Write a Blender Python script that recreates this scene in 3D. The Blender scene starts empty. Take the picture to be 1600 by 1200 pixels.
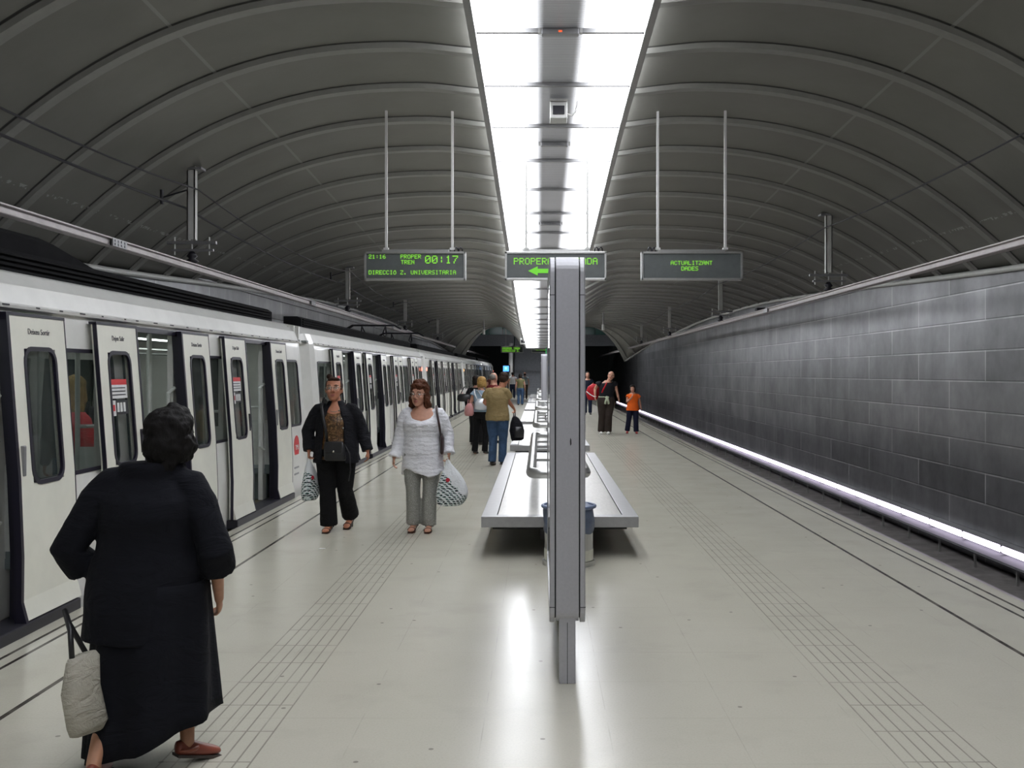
import bpy, math, random
from mathutils import Vector, Matrix
from math import sin, cos, pi, sqrt, radians

random.seed(7)
S = bpy.context.scene
COL = S.collection

# ---------------------------------------------------------------- camera, world, exposure
cam_data = bpy.data.cameras.new('camera')
cam = bpy.data.objects.new('camera', cam_data)
COL.objects.link(cam)
cam.location = (0, 0, 1.7)
cam.rotation_euler = (pi / 2, 0, 0)
cam_data.sensor_fit = 'HORIZONTAL'
cam_data.sensor_width = 36
cam_data.lens = 36.45
cam_data.shift_x = -43 / 1600
cam_data.shift_y = -18 / 1600
cam_data.clip_end = 400
S.camera = cam

world = bpy.data.worlds.new('world')
S.world = world
world.use_nodes = True
world.node_tree.nodes['Background'].inputs[0].default_value = (0.010, 0.011, 0.013, 1)
world.node_tree.nodes['Background'].inputs[1].default_value = 1.0

S.view_settings.view_transform = 'Standard'
S.view_settings.look = 'None'
S.view_settings.gamma = 1
S.view_settings.use_curve_mapping = False
S.view_settings.exposure = 0.0
try:
    S.cycles.max_bounces = 7
    S.cycles.diffuse_bounces = 4
    S.cycles.glossy_bounces = 4
    S.cycles.transmission_bounces = 6
    S.cycles.transparent_max_bounces = 12
    S.cycles.sample_clamp_indirect = 4
    S.cycles.caustics_reflective = False
    S.cycles.caustics_refractive = False
    S.cycles.use_denoising = True
except Exception:
    pass

LAMP = 10.5          # strength of the ceiling luminaires
TUBE = 4.5          # strength of the low wall tubes

# ---------------------------------------------------------------- node helper
class NT:
    def __init__(s, name):
        s.m = bpy.data.materials.new(name)
        s.m.use_nodes = True
        s.t = s.m.node_tree
        s.b = s.t.nodes['Principled BSDF']
        s._co = None
    def new(s, typ, **kw):
        n = s.t.nodes.new(typ)
        for k, v in kw.items():
            setattr(n, k, v)
        return n
    def link(s, a, b):
        s.t.links.new(a, b)
    def put(s, sock, v):
        if isinstance(v, bpy.types.NodeSocket):
            s.link(v, sock)
        else:
            if isinstance(v, (tuple, list)) and len(v) == 3 and sock.type == 'RGBA':
                v = (*v, 1)
            sock.default_value = v
    def math(s, op, a, b=0.0, c=None):
        n = s.new('ShaderNodeMath', operation=op)
        s.put(n.inputs[0], a); s.put(n.inputs[1], b)
        if c is not None:
            s.put(n.inputs[2], c)
        return n.outputs[0]
    def xyz(s, kind='Object'):
        if s._co is None:
            s._co = {}
        if kind not in s._co:
            tc = s.new('ShaderNodeTexCoord')
            sp = s.new('ShaderNodeSeparateXYZ')
            s.link(tc.outputs[kind], sp.inputs[0])
            s._co[kind] = (sp.outputs[0], sp.outputs[1], sp.outputs[2], tc.outputs[kind])
        return s._co[kind]
    def noise(s, scale, detail=3, rough=.5, vec=None, stretch=None, dist=0):
        n = s.new('ShaderNodeTexNoise')
        n.inputs['Scale'].default_value = scale
        n.inputs['Detail'].default_value = detail
        n.inputs['Roughness'].default_value = rough
        n.inputs['Distortion'].default_value = dist
        v = vec or s.xyz()[3]
        if stretch:
            mp = s.new('ShaderNodeMapping')
            mp.inputs['Scale'].default_value = stretch
            s.link(v, mp.inputs[0]); v = mp.outputs[0]
        s.link(v, n.inputs['Vector'])
        return n.outputs[0]
    def ramp(s, f, pts):
        n = s.new('ShaderNodeValToRGB')
        e = n.color_ramp.elements
        while len(e) < len(pts):
            e.new(.5)
        for i, (p, c) in enumerate(pts):
            e[i].position = p
            e[i].color = (*c, 1) if len(c) == 3 else c
        s.put(n.inputs[0], f)
        return n.outputs[0]
    def mix(s, f, a, b):
        n = s.new('ShaderNodeMix', data_type='RGBA')
        s.put(n.inputs[0], f); s.put(n.inputs[6], a); s.put(n.inputs[7], b)
        return n.outputs[2]
    def rng(s, f, a, b, c, d):
        n = s.new('ShaderNodeMapRange')
        for i, v in enumerate((f, a, b, c, d)):
            s.put(n.inputs[i], v)
        return n.outputs[0]
    def line(s, v, x0, w):           # 1 on a band of half width w about x0
        return s.math('LESS_THAN', s.math('ABSOLUTE', s.math('SUBTRACT', v, x0)), w)
    def add(s, *a):
        r = a[0]
        for b in a[1:]:
            r = s.math('MAXIMUM', r, b)
        return r
    def bump(s, h, strength=.3, dist=.01):
        n = s.new('ShaderNodeBump')
        n.inputs['Strength'].default_value = strength
        n.inputs['Distance'].default_value = dist
        s.put(n.inputs['Height'], h)
        s.link(n.outputs[0], s.b.inputs['Normal'])
    def set(s, **kw):
        names = dict(color='Base Color', rough='Roughness', metal='Metallic', spec='Specular IOR Level',
                     emit='Emission Color', estr='Emission Strength', alpha='Alpha', trans='Transmission Weight',
                     ior='IOR', coat='Coat Weight', sheen='Sheen Weight')
        for k, v in kw.items():
            s.put(s.b.inputs[names[k]], v)
        return s

def mat(name, color, rough=.5, metal=0, var=.12, scale=8, bump=0, bscale=60, bdist=.003, spec=.5, stretch=None, coat=0):
    n = NT(name)
    f = n.noise(scale, 4, .6, stretch=stretch)
    lo = tuple(max(0, c * (1 - var)) for c in color)
    hi = tuple(min(1, c * (1 + var)) for c in color)
    n.set(color=n.ramp(f, [(.3, lo), (.7, hi)]), rough=rough, metal=metal, spec=spec, coat=coat)
    if bump:
        n.bump(n.noise(bscale, 3, .6, stretch=stretch), bump, bdist)
    return n.m

def emis(name, color, strength):
    n = NT(name)
    n.set(color=(0, 0, 0), emit=color, estr=strength, rough=.5)
    return n.m

def glass(name, tint=(.75, .85, .82), alpha=.25, rough=.05):
    n = NT(name)
    n.set(color=tint, rough=rough, alpha=alpha, spec=.6)
    return n.m

# ---------------------------------------------------------------- mesh helper
class MB:
    def __init__(s):
        s.v = []; s.f = []
    def box(s, x0, x1, y0, y1, z0, z1):
        b = len(s.v)
        s.v += [(x0, y0, z0), (x1, y0, z0), (x1, y1, z0), (x0, y1, z0), (x0, y0, z1), (x1, y0, z1), (x1, y1, z1), (x0, y1, z1)]
        s.f += [tuple(b + i for i in q) for q in ((0, 3, 2, 1), (4, 5, 6, 7), (0, 1, 5, 4), (1, 2, 6, 5), (2, 3, 7, 6), (3, 0, 4, 7))]
        return s
    def rings(s, rs, closed=True, cap=True):
        b = len(s.v); n = len(rs[0])
        for r in rs:
            s.v += [tuple(p) for p in r]
        for i in range(len(rs) - 1):
            for j in range(n if closed else n - 1):
                k = (j + 1) % n
                s.f.append((b + i * n + j, b + i * n + k, b + (i + 1) * n + k, b + (i + 1) * n + j))
        if cap and closed:
            s.f.append(tuple(b + j for j in range(n))[::-1])
            s.f.append(tuple(b + (len(rs) - 1) * n + j for j in range(n)))
        return s
    def tube(s, pts, rad, n=10, cap=True, flat=None):
        """tube along pts; rad = number or list; flat=(vector, factor) squashes along that vector"""
        P = [Vector(p) for p in pts]
        R = rad if isinstance(rad, (list, tuple)) else [rad] * len(P)
        rs = []; up = None
        for i, p in enumerate(P):
            d = (P[min(i + 1, len(P) - 1)] - P[max(i - 1, 0)])
            if d.length < 1e-9: d = Vector((0, 0, 1))
            d.normalize()
            if up is None:
                up = Vector((1, 0, 0)) if abs(d.x) < .9 else Vector((0, 1, 0))
            a = (up - d * up.dot(d)).normalized(); up = a
            c = d.cross(a)
            ring = []
            for k in range(n):
                t = 2 * pi * k / n
                o = a * (cos(t) * R[i]) + c * (sin(t) * R[i])
                if flat:
                    fv = Vector(flat[0]).normalized()
                    o = o - fv * (o.dot(fv) * (1 - flat[1]))
                ring.append(p + o)
            rs.append(ring)
        return s.rings(rs, cap=cap)
    def ell(s, c, r, n=16, m=10, M=None):
        c = Vector(c); rs = []
        for i in range(m + 1):
            ph = -pi / 2 + pi * (i + .0) / m
            ph = max(-pi / 2 + .04, min(pi / 2 - .04, ph))
            ring = []
            for k in range(n):
                t = 2 * pi * k / n
                o = Vector((r[0] * cos(ph) * cos(t), r[1] * cos(ph) * sin(t), r[2] * sin(ph)))
                if M: o = M @ o
                ring.append(c + o)
            rs.append(ring)
        return s.rings(rs)
    def loft(s, rows, n=20, pw=1.0):
        """rows: (x, y, z, rx, ry[, tilt_y]) elliptical rings"""
        rs = []
        for r in rows:
            tl = r[5] if len(r) > 5 else 0
            ring = []
            for k in range(n):
                t = 2 * pi * k / n
                ct, st = cos(t), sin(t)
                if pw != 1:
                    ct = math.copysign(abs(ct) ** pw, ct); st = math.copysign(abs(st) ** pw, st)
                ring.append((r[0] + r[3] * ct, r[1] + r[4] * st, r[2] + tl * st))
            rs.append(ring)
        return s.rings(rs)
    def prism(s, prof, axis, a, b):
        """closed 2-D profile extruded along axis ('x','y','z') from a to b"""
        def P(u, v, w):
            return {'x': (w, u, v), 'y': (u, w, v), 'z': (u, v, w)}[axis]
        return s.rings([[P(u, v, a) for u, v in prof], [P(u, v, b) for u, v in prof]])
    def strip(s, prof, axis, a, b):
        def P(u, v, w):
            return {'x': (w, u, v), 'y': (u, w, v), 'z': (u, v, w)}[axis]
        return s.rings([[P(u, v, a) for u, v in prof], [P(u, v, b) for u, v in prof]], closed=False, cap=False)
    def xf(s, M):
        s.v = [tuple(M @ Vector(p)) for p in s.v]
        return s
    def build(s, name, m=None, parent=None, smooth=False, bevel=0, remesh=0, sm=0, sub=0, disp=None, loc=None):
        me = bpy.data.meshes.new(name)
        me.from_pydata(s.v, [], s.f)
        me.update()
        o = bpy.data.objects.new(name, me)
        COL.objects.link(o)
        if m: me.materials.append(m)
        if parent: o.parent = parent
        if loc: o.location = loc
        if smooth:
            me.polygons.foreach_set('use_smooth', [True] * len(me.polygons))
        if remesh:
            r = o.modifiers.new('r', 'REMESH'); r.mode = 'VOXEL'; r.voxel_size = remesh; r.use_smooth_shade = True
            if hasattr(r, 'adaptivity'): r.adaptivity = 0
        if sm:
            q = o.modifiers.new('s', 'SMOOTH'); q.iterations = sm; q.factor = .5
        if disp:
            t = bpy.data.textures.new(name, 'CLOUDS'); t.noise_scale = disp[1]; t.noise_depth = 2
            q = o.modifiers.new('d', 'DISPLACE'); q.texture = t; q.strength = disp[0]; q.texture_coords = 'LOCAL'
        if bevel:
            q = o.modifiers.new('b', 'BEVEL'); q.width = bevel; q.segments = 2; q.limit_method = 'ANGLE'
        if sub:
            q = o.modifiers.new('u', 'SUBSURF'); q.levels = sub; q.render_levels = sub
        return o

def tag(o, label, cat, group=None, kind=None):
    if label: o['label'] = label
    if cat: o['category'] = cat
    if group: o['group'] = group
    if kind: o['kind'] = kind
    return o

def empty(name, loc, rz=0, label=None, cat=None, group=None):
    o = bpy.data.objects.new(name, None)
    COL.objects.link(o)
    o.location = loc; o.rotation_euler = (0, 0, rz)
    o.empty_display_size = .1
    return tag(o, label, cat, group)

def struct(o):
    o['kind'] = 'structure'
    return o

def kids(o):
    return [c for c in ALLKIDS() if c.parent == o]

def ALLKIDS():
    return list(COL.objects)

def copy_tree(o, parent=None, table=None):
    if table is None:
        table = {}
        for c in COL.objects:
            if c.parent: table.setdefault(c.parent.name, []).append(c)
    c = o.copy(); COL.objects.link(c); c.parent = parent
    for ch in table.get(o.name, []):
        copy_tree(ch, c, table)
    return c

def text_mesh(txt, size, name, m, parent, M, ext=.001, align='CENTER'):
    cu = bpy.data.curves.new(name, 'FONT')
    cu.body = txt; cu.size = size; cu.extrude = ext; cu.align_x = align; cu.align_y = 'CENTER'
    t = bpy.data.objects.new('tmp_text', cu)
    COL.objects.link(t)
    dg = bpy.context.evaluated_depsgraph_get()
    me = bpy.data.meshes.new_from_object(t.evaluated_get(dg))
    bpy.data.objects.remove(t); bpy.data.curves.remove(cu)
    me.name = name
    me.transform(M)
    me.materials.clear(); me.materials.append(m)
    o = bpy.data.objects.new(name, me); COL.objects.link(o)
    if parent: o.parent = parent
    return o

# ---------------------------------------------------------------- tables along the station (Y)
TY = [-7, 3, 9, 12, 15, 18, 21, 24, 27, 31, 37, 45, 53, 57, 62]
T_ZC = [5.9, 5.8, 5.62, 5.50, 5.35, 5.13, 4.91, 4.72, 4.60, 4.50, 4.46, 4.45, 4.45, 4.45, 4.45]
T_ZS = [3.05, 3.06, 3.08, 3.15, 3.24, 3.36, 3.49, 3.60, 3.71, 3.84, 3.90, 3.88, 3.52, 3.22, 2.35]
T_ZV = [5.85, 5.75, 5.55, 5.42, 5.26, 5.02, 4.78, 4.55, 4.28, 3.92, 3.58, 3.30, 3.14, 3.10, 3.10]
T_UM = [1.8, 1.8, 1.8, 1.8, 1.8, 1.8, 1.85, 1.9, 2.0, 2.2, 2.5, 2.6, 2.6, 2.6, 2.5]
T_P = [2.3, 2.3, 2.3, 2.3, 2.35, 2.45, 2.6, 2.8, 3.0, 3.1, 3.1, 3.1, 2.9, 2.8, 2.4]
T_UO = [6.7, 6.7, 6.7, 6.7, 6.7, 6.7, 6.7, 6.7, 6.7, 6.7, 6.7, 6.68, 6.3, 5.9, 4.85]
VC = .22            # centre line of the vault
def tab(T, y):
    y = max(TY[0], min(TY[-1] - 1e-6, y))
    i = max(k for k in range(len(TY) - 1) if TY[k] <= y)
    def slope(k):
        if k <= 0: return (T[1] - T[0]) / (TY[1] - TY[0])
        if k >= len(T) - 1: return (T[-1] - T[-2]) / (TY[-1] - TY[-2])
        return (T[k + 1] - T[k - 1]) / (TY[k + 1] - TY[k - 1])
    h = TY[i + 1] - TY[i]; t = (y - TY[i]) / h
    m0, m1 = slope(i) * h, slope(i + 1) * h
    return ((2 * t**3 - 3 * t**2 + 1) * T[i] + (t**3 - 2 * t**2 + t) * m0 + (-2 * t**3 + 3 * t**2) * T[i + 1] + (t**3 - t**2) * m1)
def vz(u, y):
    zc, zs, zv, um, p, uo = (tab(T, y) for T in (T_ZC, T_ZS, T_ZV, T_UM, T_P, T_UO))
    if u <= um:
        t = max(0, min(1, (u - .9) / (um - .9)))
        return zv + (zc - zv) * (t * t * (3 - 2 * t) * .6 + .4 * (1 - (1 - t) ** 2))
    t = min(1.02, (u - um) / (uo - um))
    return zc - (zc - zs) * t ** p
CX = .13            # centre line of the platform
EDGE = 3.45
WR, WL = 6.92, -6.48
Y0, Y1 = -7.0, 104.0

# ---------------------------------------------------------------- setting materials
def m_floor():
    n = NT('terrazzo_floor')
    x, y, z, v = n.xyz()
    f1 = n.noise(1.3, 4, .6)
    f2 = n.noise(90, 2, .5)
    base = n.mix(f1, (.50, .478, .40), (.56, .538, .455))
    base = n.mix(n.rng(f2, .45, .75, 0, .15), base, (.30, .29, .25))
    # broad scuffs
    f3 = n.noise(1.8, 4, .6)
    base = n.mix(n.rng(f3, .55, .8, 0, .3), base, (.34, .32, .27))
    brk = n.noise(3.2, 3, .6, stretch=(.2, 1, 1))
    # long dark grooves
    g = n.add(*[n.line(x, CX + s * d, w) for s in (-1, 1) for d, w in ((2.78, .015), (3.225, .013), (3.33, .013))])
    # tactile strips: 6 cells across, tiles .387 long
    masks = []
    for x0, x1 in ((-1.65, -1.258), (1.585, 1.965)):
        ins = n.math('MULTIPLY', n.math('GREATER_THAN', x, x0 - .004), n.math('LESS_THAN', x, x1 + .004))
        pitch = (x1 - x0) / 6
        fx = n.math('FRACT', n.math('ADD', n.math('DIVIDE', n.math('SUBTRACT', x, x0), pitch), .5))
        lx = n.line(fx, .5, .062)
        fy = n.math('FRACT', n.math('ADD', n.math('DIVIDE', n.math('SUBTRACT', y, 4.525), .387), .5))
        ly = n.line(fy, .5, .013)
        worn = n.rng(n.noise(2.2, 3, .6, stretch=(3, 1, 1)), .3, .55, .45, 1)
        masks.append(n.math('MULTIPLY', n.math('MULTIPLY', ins, n.add(lx, ly)), worn))
    tact = n.add(*masks)
    # faint tile joints
    jx = n.line(n.math('FRACT', n.math('DIVIDE', n.math('SUBTRACT', x, CX - .1), .6)), .5, .005)
    jy = n.line(n.math('FRACT', n.math('DIVIDE', y, .6)), .5, .006)
    inner = n.math('LESS_THAN', n.math('ABSOLUTE', n.math('SUBTRACT', x, CX)), 2.75)
    joints = n.math('MULTIPLY', n.add(jx, jy), n.math('MULTIPLY', inner, n.rng(brk, .4, .7, 0, .28)))
    col = n.mix(joints, base, (.20, .19, .165))
    col = n.mix(n.math('MULTIPLY', tact, .66), col, (.13, .115, .10))
    col = n.mix(n.math('MULTIPLY', g, n.rng(brk, .3, .6, .8, 1)), col, (.035, .028, .025))
    # small gum spots
    vo = n.new('ShaderNodeTexVoronoi'); vo.inputs['Scale'].default_value = 1.1
    vo.voronoi_dimensions = '2D'
    n.link(v, vo.inputs['Vector'])
    col = n.mix(n.math('MULTIPLY', n.math('LESS_THAN', vo.outputs['Distance'], .013), .6), col, (.12, .11, .10))
    rg = n.math('ADD', .17, n.math('MULTIPLY', n.noise(2.1, 3, .5), .10))
    n.set(color=col, rough=rg, spec=n.math('SUBTRACT', .42, n.math('MULTIPLY', n.add(g, tact), .38)))
    return n.m

def m_wall():
    n = NT('steel_panel_wall')
    x, y, z, v = n.xyz()
    k = n.math('DIVIDE', n.math('SUBTRACT', 3.0, z), .4775)
    row = n.math('FLOOR', k); fr = n.math('FRACT', k)
    par = n.math('MULTIPLY', n.math('MODULO', n.math('ADD', row, 20), 2.0), .5)
    u = n.math('ADD', n.math('DIVIDE', n.math('SUBTRACT', y, 16.08 - 28.4), 2.84), par)
    cu = n.math('FLOOR', u); fu = n.math('FRACT', u)
    wn = n.new('ShaderNodeTexWhiteNoise', noise_dimensions='2D')
    cb = n.new('ShaderNodeCombineXYZ'); n.link(cu, cb.inputs[0]); n.link(row, cb.inputs[1])
    n.link(cb.outputs[0], wn.inputs['Vector'])
    tone = n.rng(wn.outputs['Value'], 0, 1, .80, 1.15)
    cloud = n.rng(n.noise(.9, 5, .65), .3, .7, .75, 1.2)
    streak = n.rng(n.noise(1.2, 3, .5, stretch=(1, 2.0, .35)), .3, .7, .88, 1.10)
    t = n.math('MULTIPLY', n.math('MULTIPLY', tone, cloud), streak)
    mul = n.new('ShaderNodeVectorMath', operation='SCALE')
    mul.inputs[0].default_value = (.27, .272, .282)
    n.link(t, mul.inputs['Scale'])
    vj = n.add(n.math('LESS_THAN', fu, .008), n.math('GREATER_THAN', fu, .9985))
    hl = n.math('LESS_THAN', fr, .045)              # bright lip of the lower panel
    hd = n.math('GREATER_THAN', fr, .968)           # dark gap above it
    worn = n.rng(n.noise(1.1, 3, .6), .35, .6, .35, 1)
    c = n.mix(n.math('MULTIPLY', hl, n.math('MULTIPLY', worn, .6)), mul.outputs[0], (.7, .7, .71))
    c = n.mix(n.math('MULTIPLY', hd, .65), c, (.035, .035, .037))
    c = n.mix(n.math('MULTIPLY', vj, n.math('MULTIPLY', worn, .85)), c, (.62, .62, .62))
    n.set(color=c, rough=n.rng(cloud, .75, 1.2, .42, .32), metal=n.math('SUBTRACT', .8, n.math('MULTIPLY', vj, .7)), spec=.5)
    h = n.math('SUBTRACT', n.math('MULTIPLY', n.noise(1.5, 3), .35), hd)
    n.bump(h, .35, .01)
    return n.m

def m_vault():
    n = NT('vault_sheet_steel')
    x, y, z, v = n.xyz()
    cloud = n.rng(n.noise(.7, 4, .6), .3, .7, .88, 1.08)
    mul = n.new('ShaderNodeVectorMath', operation='SCALE')
    mul.inputs[0].default_value = (.20, .197, .176)
    n.link(cloud, mul.inputs['Scale'])
    u = n.math('ABSOLUTE', n.math('SUBTRACT', x, VC))
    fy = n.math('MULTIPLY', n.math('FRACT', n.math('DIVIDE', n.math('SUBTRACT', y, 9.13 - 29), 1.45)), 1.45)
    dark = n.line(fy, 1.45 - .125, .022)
    seam = n.line(u, 3.95, .018)
    riv = n.math('MULTIPLY', n.line(u, 6.05, .02), n.math('GREATER_THAN', n.noise(14, 2), .56))
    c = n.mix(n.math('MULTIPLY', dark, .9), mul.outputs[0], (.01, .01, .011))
    c = n.mix(n.math('MULTIPLY', seam, .5), c, (.36, .36, .34))
    c = n.mix(n.math('MULTIPLY', riv, .7), c, (.5, .5, .5))
    n.set(color=c, rough=.42, metal=.25, spec=.45)
    n.bump(n.math('SUBTRACT', n.math('LESS_THAN', u, 3.95), n.math('MULTIPLY', n.noise(2.5, 3), .2)), .6, .03)
    return n.m

MAT = {}
MAT['floor'] = m_floor()
MAT['wall'] = m_wall()
MAT['vault'] = m_vault()
MAT['rib'] = mat('rib_steel', (.28, .278, .255), .38, .3, .06)
MAT['concrete'] = mat('track_concrete', (.20, .185, .18), .8, 0, .3, 3, .4, 20, .01)
MAT['dark'] = mat('near_black', (.025, .025, .027), .8, 0, .2)  # plain near-black for dark parts and the tunnel end
MAT['black'] = mat('black_rubber', (.012, .011, .018), .45, 0, .1)
MAT['steel'] = mat('brushed_steel', (.50, .50, .49), .30, .85, .06, 30, stretch=(1, 12, 1))
MAT['steel_d'] = mat('satin_grey_steel', (.30, .30, .31), .42, .6, .06)
MAT['alu'] = mat('pinkish_aluminium', (.42, .39, .385), .45, .5, .1)
MAT['rail'] = mat('track_rail', (.25, .22, .2), .35, .8, .15)
MAT['lampgrey'] = mat('lamp_frame_grey', (.33, .33, .335), .45, .2, .05)
MAT['white'] = mat('white_metal', (.62, .62, .60), .4, .1, .05)

# ---------------------------------------------------------------- platform, track beds, walls
fl = MB()
fl.box(CX - EDGE, CX + EDGE, Y0, Y1, -.16, 0)
floor = struct(fl.build('floor', MAT['floor']))
fb = MB().box(CX - EDGE + .12, CX + EDGE - .12, Y0, Y1, -1.25, -.16)
struct(fb.build('trim_1', MAT['concrete']))
bed = MB()
bed.box(WL - .3, CX - EDGE + .12, Y0, Y1, -1.45, -1.25)
bed.box(CX + EDGE - .12, WR + .3, Y0, Y1, -1.45, -1.25)
struct(bed.build('trim_2', MAT['concrete']))
struct(MB().box(WR, WR + .3, Y0, Y1, -1.45, 4.4).build('wall_right', MAT['wall']))
struct(MB().box(WL - .3, WL, Y0, Y1, -1.45, 4.4).build('wall_left', MAT['wall']))
struct(MB().box(WL - .3, WR + .3, Y0 - .3, Y0, -1.45, 6.4).build('wall_back', MAT['steel_d']))
struct(MB().box(WL - .3, WR + .3, Y1, Y1 + .3, -1.45, 6.4).build('wall_tunnel_dark', MAT['dark']))  # black sheet stands in for the darkness of the continuing tunnel
struct(MB().box(WL - .3, WR + .3, 62.6, Y1, 6.0, 6.3).build('trim_3', MAT['dark']))

# ballast ledge between platform and rails, running rails
for side, xc in ((1, 5.15), (-1, -4.85)):
    for dx in (-.72, .72):
        r = MB()
        r.prism([(xc + dx - .07, -1.25), (xc + dx + .07, -1.25), (xc + dx + .07, -1.22), (xc + dx + .015, -1.21), (xc + dx + .015, -1.13),
                 (xc + dx + .036, -1.12), (xc + dx + .036, -1.08), (xc + dx - .036, -1.08), (xc + dx - .036, -1.12), (xc + dx - .015, -1.13),
                 (xc + dx - .015, -1.21), (xc + dx - .07, -1.22)], 'y', Y0, Y1)
        o = r.build('track_rail', MAT['rail'])
        tag(o, {(1, -.72): 'worn steel running rail nearest the platform on the empty right track',
                (1, .72): 'worn steel running rail under the glowing tubes on the empty right track',
                (-1, -.72): 'steel running rail under the far side of the white train',
                (-1, .72): 'steel running rail under the platform side of the white train'}[(side, dx)], 'rail')

# ---------------------------------------------------------------- vaulted ceiling with ribs
def vault_section(y, dz=0.0, n=26):
    uo = tab(T_UO, y)
    us = [0, .5, .9] + [.9 + (uo - .9) * ((k + 1) / n) for k in range(n)]
    pts = [(VC - u, y, vz(u, y) + dz) for u in reversed(us)] + [(VC + u, y, vz(u, y) + dz) for u in us[1:]]
    return pts
ys = [-7 + k * .725 for k in range(int((62 + 7) / .725) + 1)] + [62.0]
v = MB(); v.rings([vault_section(y)[::-1] for y in ys], closed=False, cap=False)
vo = v.build('ceiling', MAT['vault'], smooth=True)
q = vo.modifiers.new('t', 'SOLIDIFY'); q.thickness = .09; q.offset = -1
struct(vo)
rib_y = [9.13 + 1.45 * k for k in range(-11, 37)]
for i, y in enumerate(rib_y):
    m = MB()
    top = vault_section(y, .03); bot = vault_section(y, -.055)
    w = .10
    rs = []
    for a, b in zip(top, bot):
        rs.append([(a[0], y - w, a[2]), (b[0], y - w + .02, b[2]), (b[0], y + w - .02, b[2]), (a[0], y + w, a[2])])
    m.rings(rs)
    struct(m.build('trim_%d' % (10 + i), MAT['rib'], smooth=False))

# tubular cornice along the springing of the vault
for s, nm in ((1, 'trim_4'), (-1, 'trim_5')):
    pts = [(VC + s * (tab(T_UO, y) - .05), y, tab(T_ZS, y) - .03) for y in [k * 1.0 - 6.5 for k in range(0, 69)]]
    m = MB(); m.tube(pts, .05, 8)
    struct(m.build(nm, MAT['white'], smooth=True))
# ledge rail at the top of the wall cladding
for x, s, nm in ((WR, -1, 'trim_6'), (WL, 1, 'trim_7')):
    m = MB(); m.box(min(x, x + s * .06), max(x, x + s * .06), Y0, Y1, 3.46, 3.50)
    struct(m.build(nm, MAT['steel_d']))
# ---------------------------------------------------------------- ceiling luminaires
def m_lamp():
    n = NT('luminaire_diffuser')
    x, y, z, v = n.xyz()
    ax = n.math('ABSOLUTE', x)
    # two tubes lie behind the sides of each tray: bright bands either side of a dim corrugated middle
    g = n.rng(ax, .17, .46, .07, 1.0)
    edge = n.rng(ax, .27, .30, 1, 1)
    cor = n.math('ABSOLUTE', n.math('SINE', n.math('MULTIPLY', y, 60.0)))
    e = n.math('MULTIPLY', n.math('POWER', g, 2.0), n.rng(cor, 0, 1, .85, 1.0))
    mid = n.rng(n.math('ABSOLUTE', n.math('SUBTRACT', ax, .24)), 0, .035, .25, 1)
    n.set(color=n.mix(cor, (.30, .30, .32), (.5, .5, .53)), rough=.35, emit=(.93, .95, 1.0), estr=n.math('MULTIPLY', e, LAMP))
    n.b.inputs['Metallic'].default_value = .3
    n.bump(cor, .4, .01)
    return n.m
MAT['lamp'] = m_lamp()
MAT['sideglow'] = emis('added_side_glow', (.93, .95, 1), 24)  # extra glow added along the trays to brighten the ribs beside the strip
div_y = [14.5 + 1.75 * k for k in range(-12, 24)]
SW = .975
def lz(y): return vz(0, y) - .12
# side rails of the light strip
for s, nm in ((-1, 'trim_8'), (1, 'trim_9')):
    rs = []
    for k in range(0, 130):
        y = -6.5 + k * .478
        if y > 55: break
        z = lz(y)
        xa, xb = VC + s * (SW - .075), VC + s * SW
        rs.append([(xa, y, z - .045), (xb, y, z - .045), (xb, y, z - .01), (xb - s * .02, y, z + .01), (xa, y, z + .01)])
    m = MB(); m.rings(rs)
    struct(m.build(nm, MAT['lampgrey']))
first = None
nlamp = 0
for i in range(len(div_y) - 1):
    a, b = div_y[i], div_y[i + 1]
    if b > 55.2: break
    yc = (a + b) / 2
    za, zb = lz(a), lz(b)
    zc = (za + zb) / 2
    lab = None
    t = empty('ceiling_light', (VC, yc, zc), 0, None, 'ceiling light', 'square luminaires of the ceiling light strip')
    nlamp += 1
    sl = (zb - za) / (b - a)
    m = MB(); h = (b - a) / 2 - .02
    w = SW - .085
    rs = []
    for xx in (-w, -.42, -.28, -.2, 0, .2, .28, .42, w):
        rs.append([(xx, -h, -h * sl), (xx, h, h * sl), (xx, h, h * sl + .03), (xx, -h, -h * sl + .03)])
    m.rings(rs)
    m.build('diffuser', MAT['lamp'], t)
    for s in (-1, 1):
        m = MB()
        m.rings([[(s * (w - .03), -h, -h * sl + .035), (s * w, -h, -h * sl + .035), (s * w, -h, -h * sl + .09), (s * (w - .03), -h, -h * sl + .09)],
                 [(s * (w - .03), h, h * sl + .035), (s * w, h, h * sl + .035), (s * w, h, h * sl + .09), (s * (w - .03), h, h * sl + .09)]])
        m.build('added_glow_bar', MAT['sideglow'], t)
    m = MB(); m.box(-w, w, -h - .04, -h + .012, -h * sl - .045, -h * sl + .06)
    m.build('cross_bar', MAT['lampgrey'], t)
    t['_y'] = yc
    if yc < 10.5: t['label'] = 'white luminaire of the ceiling strip above and before the first visible cross bar'
# label each luminaire by its place in the strip
names = ['nearest the top of the picture', 'second from the top of the picture', 'third from the top, holding the boxy camera',
         'fourth from the top, holding the sign rods', 'fifth from the top of the picture', 'sixth from the top of the picture',
         'seventh from the top of the picture', 'eighth from the top, just above the middle sign']
lamps = sorted([o for o in COL.objects if o.name.startswith('ceiling_light')], key=lambda o: o['_y'])
vis = [o for o in lamps if o['_y'] > 10.0]
for o in lamps:
    if o['_y'] <= 10.0:
        o['label'] = 'white luminaire of the ceiling strip behind the camera, out of the photo'
for k, o in enumerate(vis):
    if k < 8:
        o['label'] = 'glowing white luminaire of the ceiling strip, ' + names[k]
    else:
        o['label'] = 'small distant luminaire of the ceiling strip seen below the middle sign'
for o in lamps:
    del o['_y']
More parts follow.
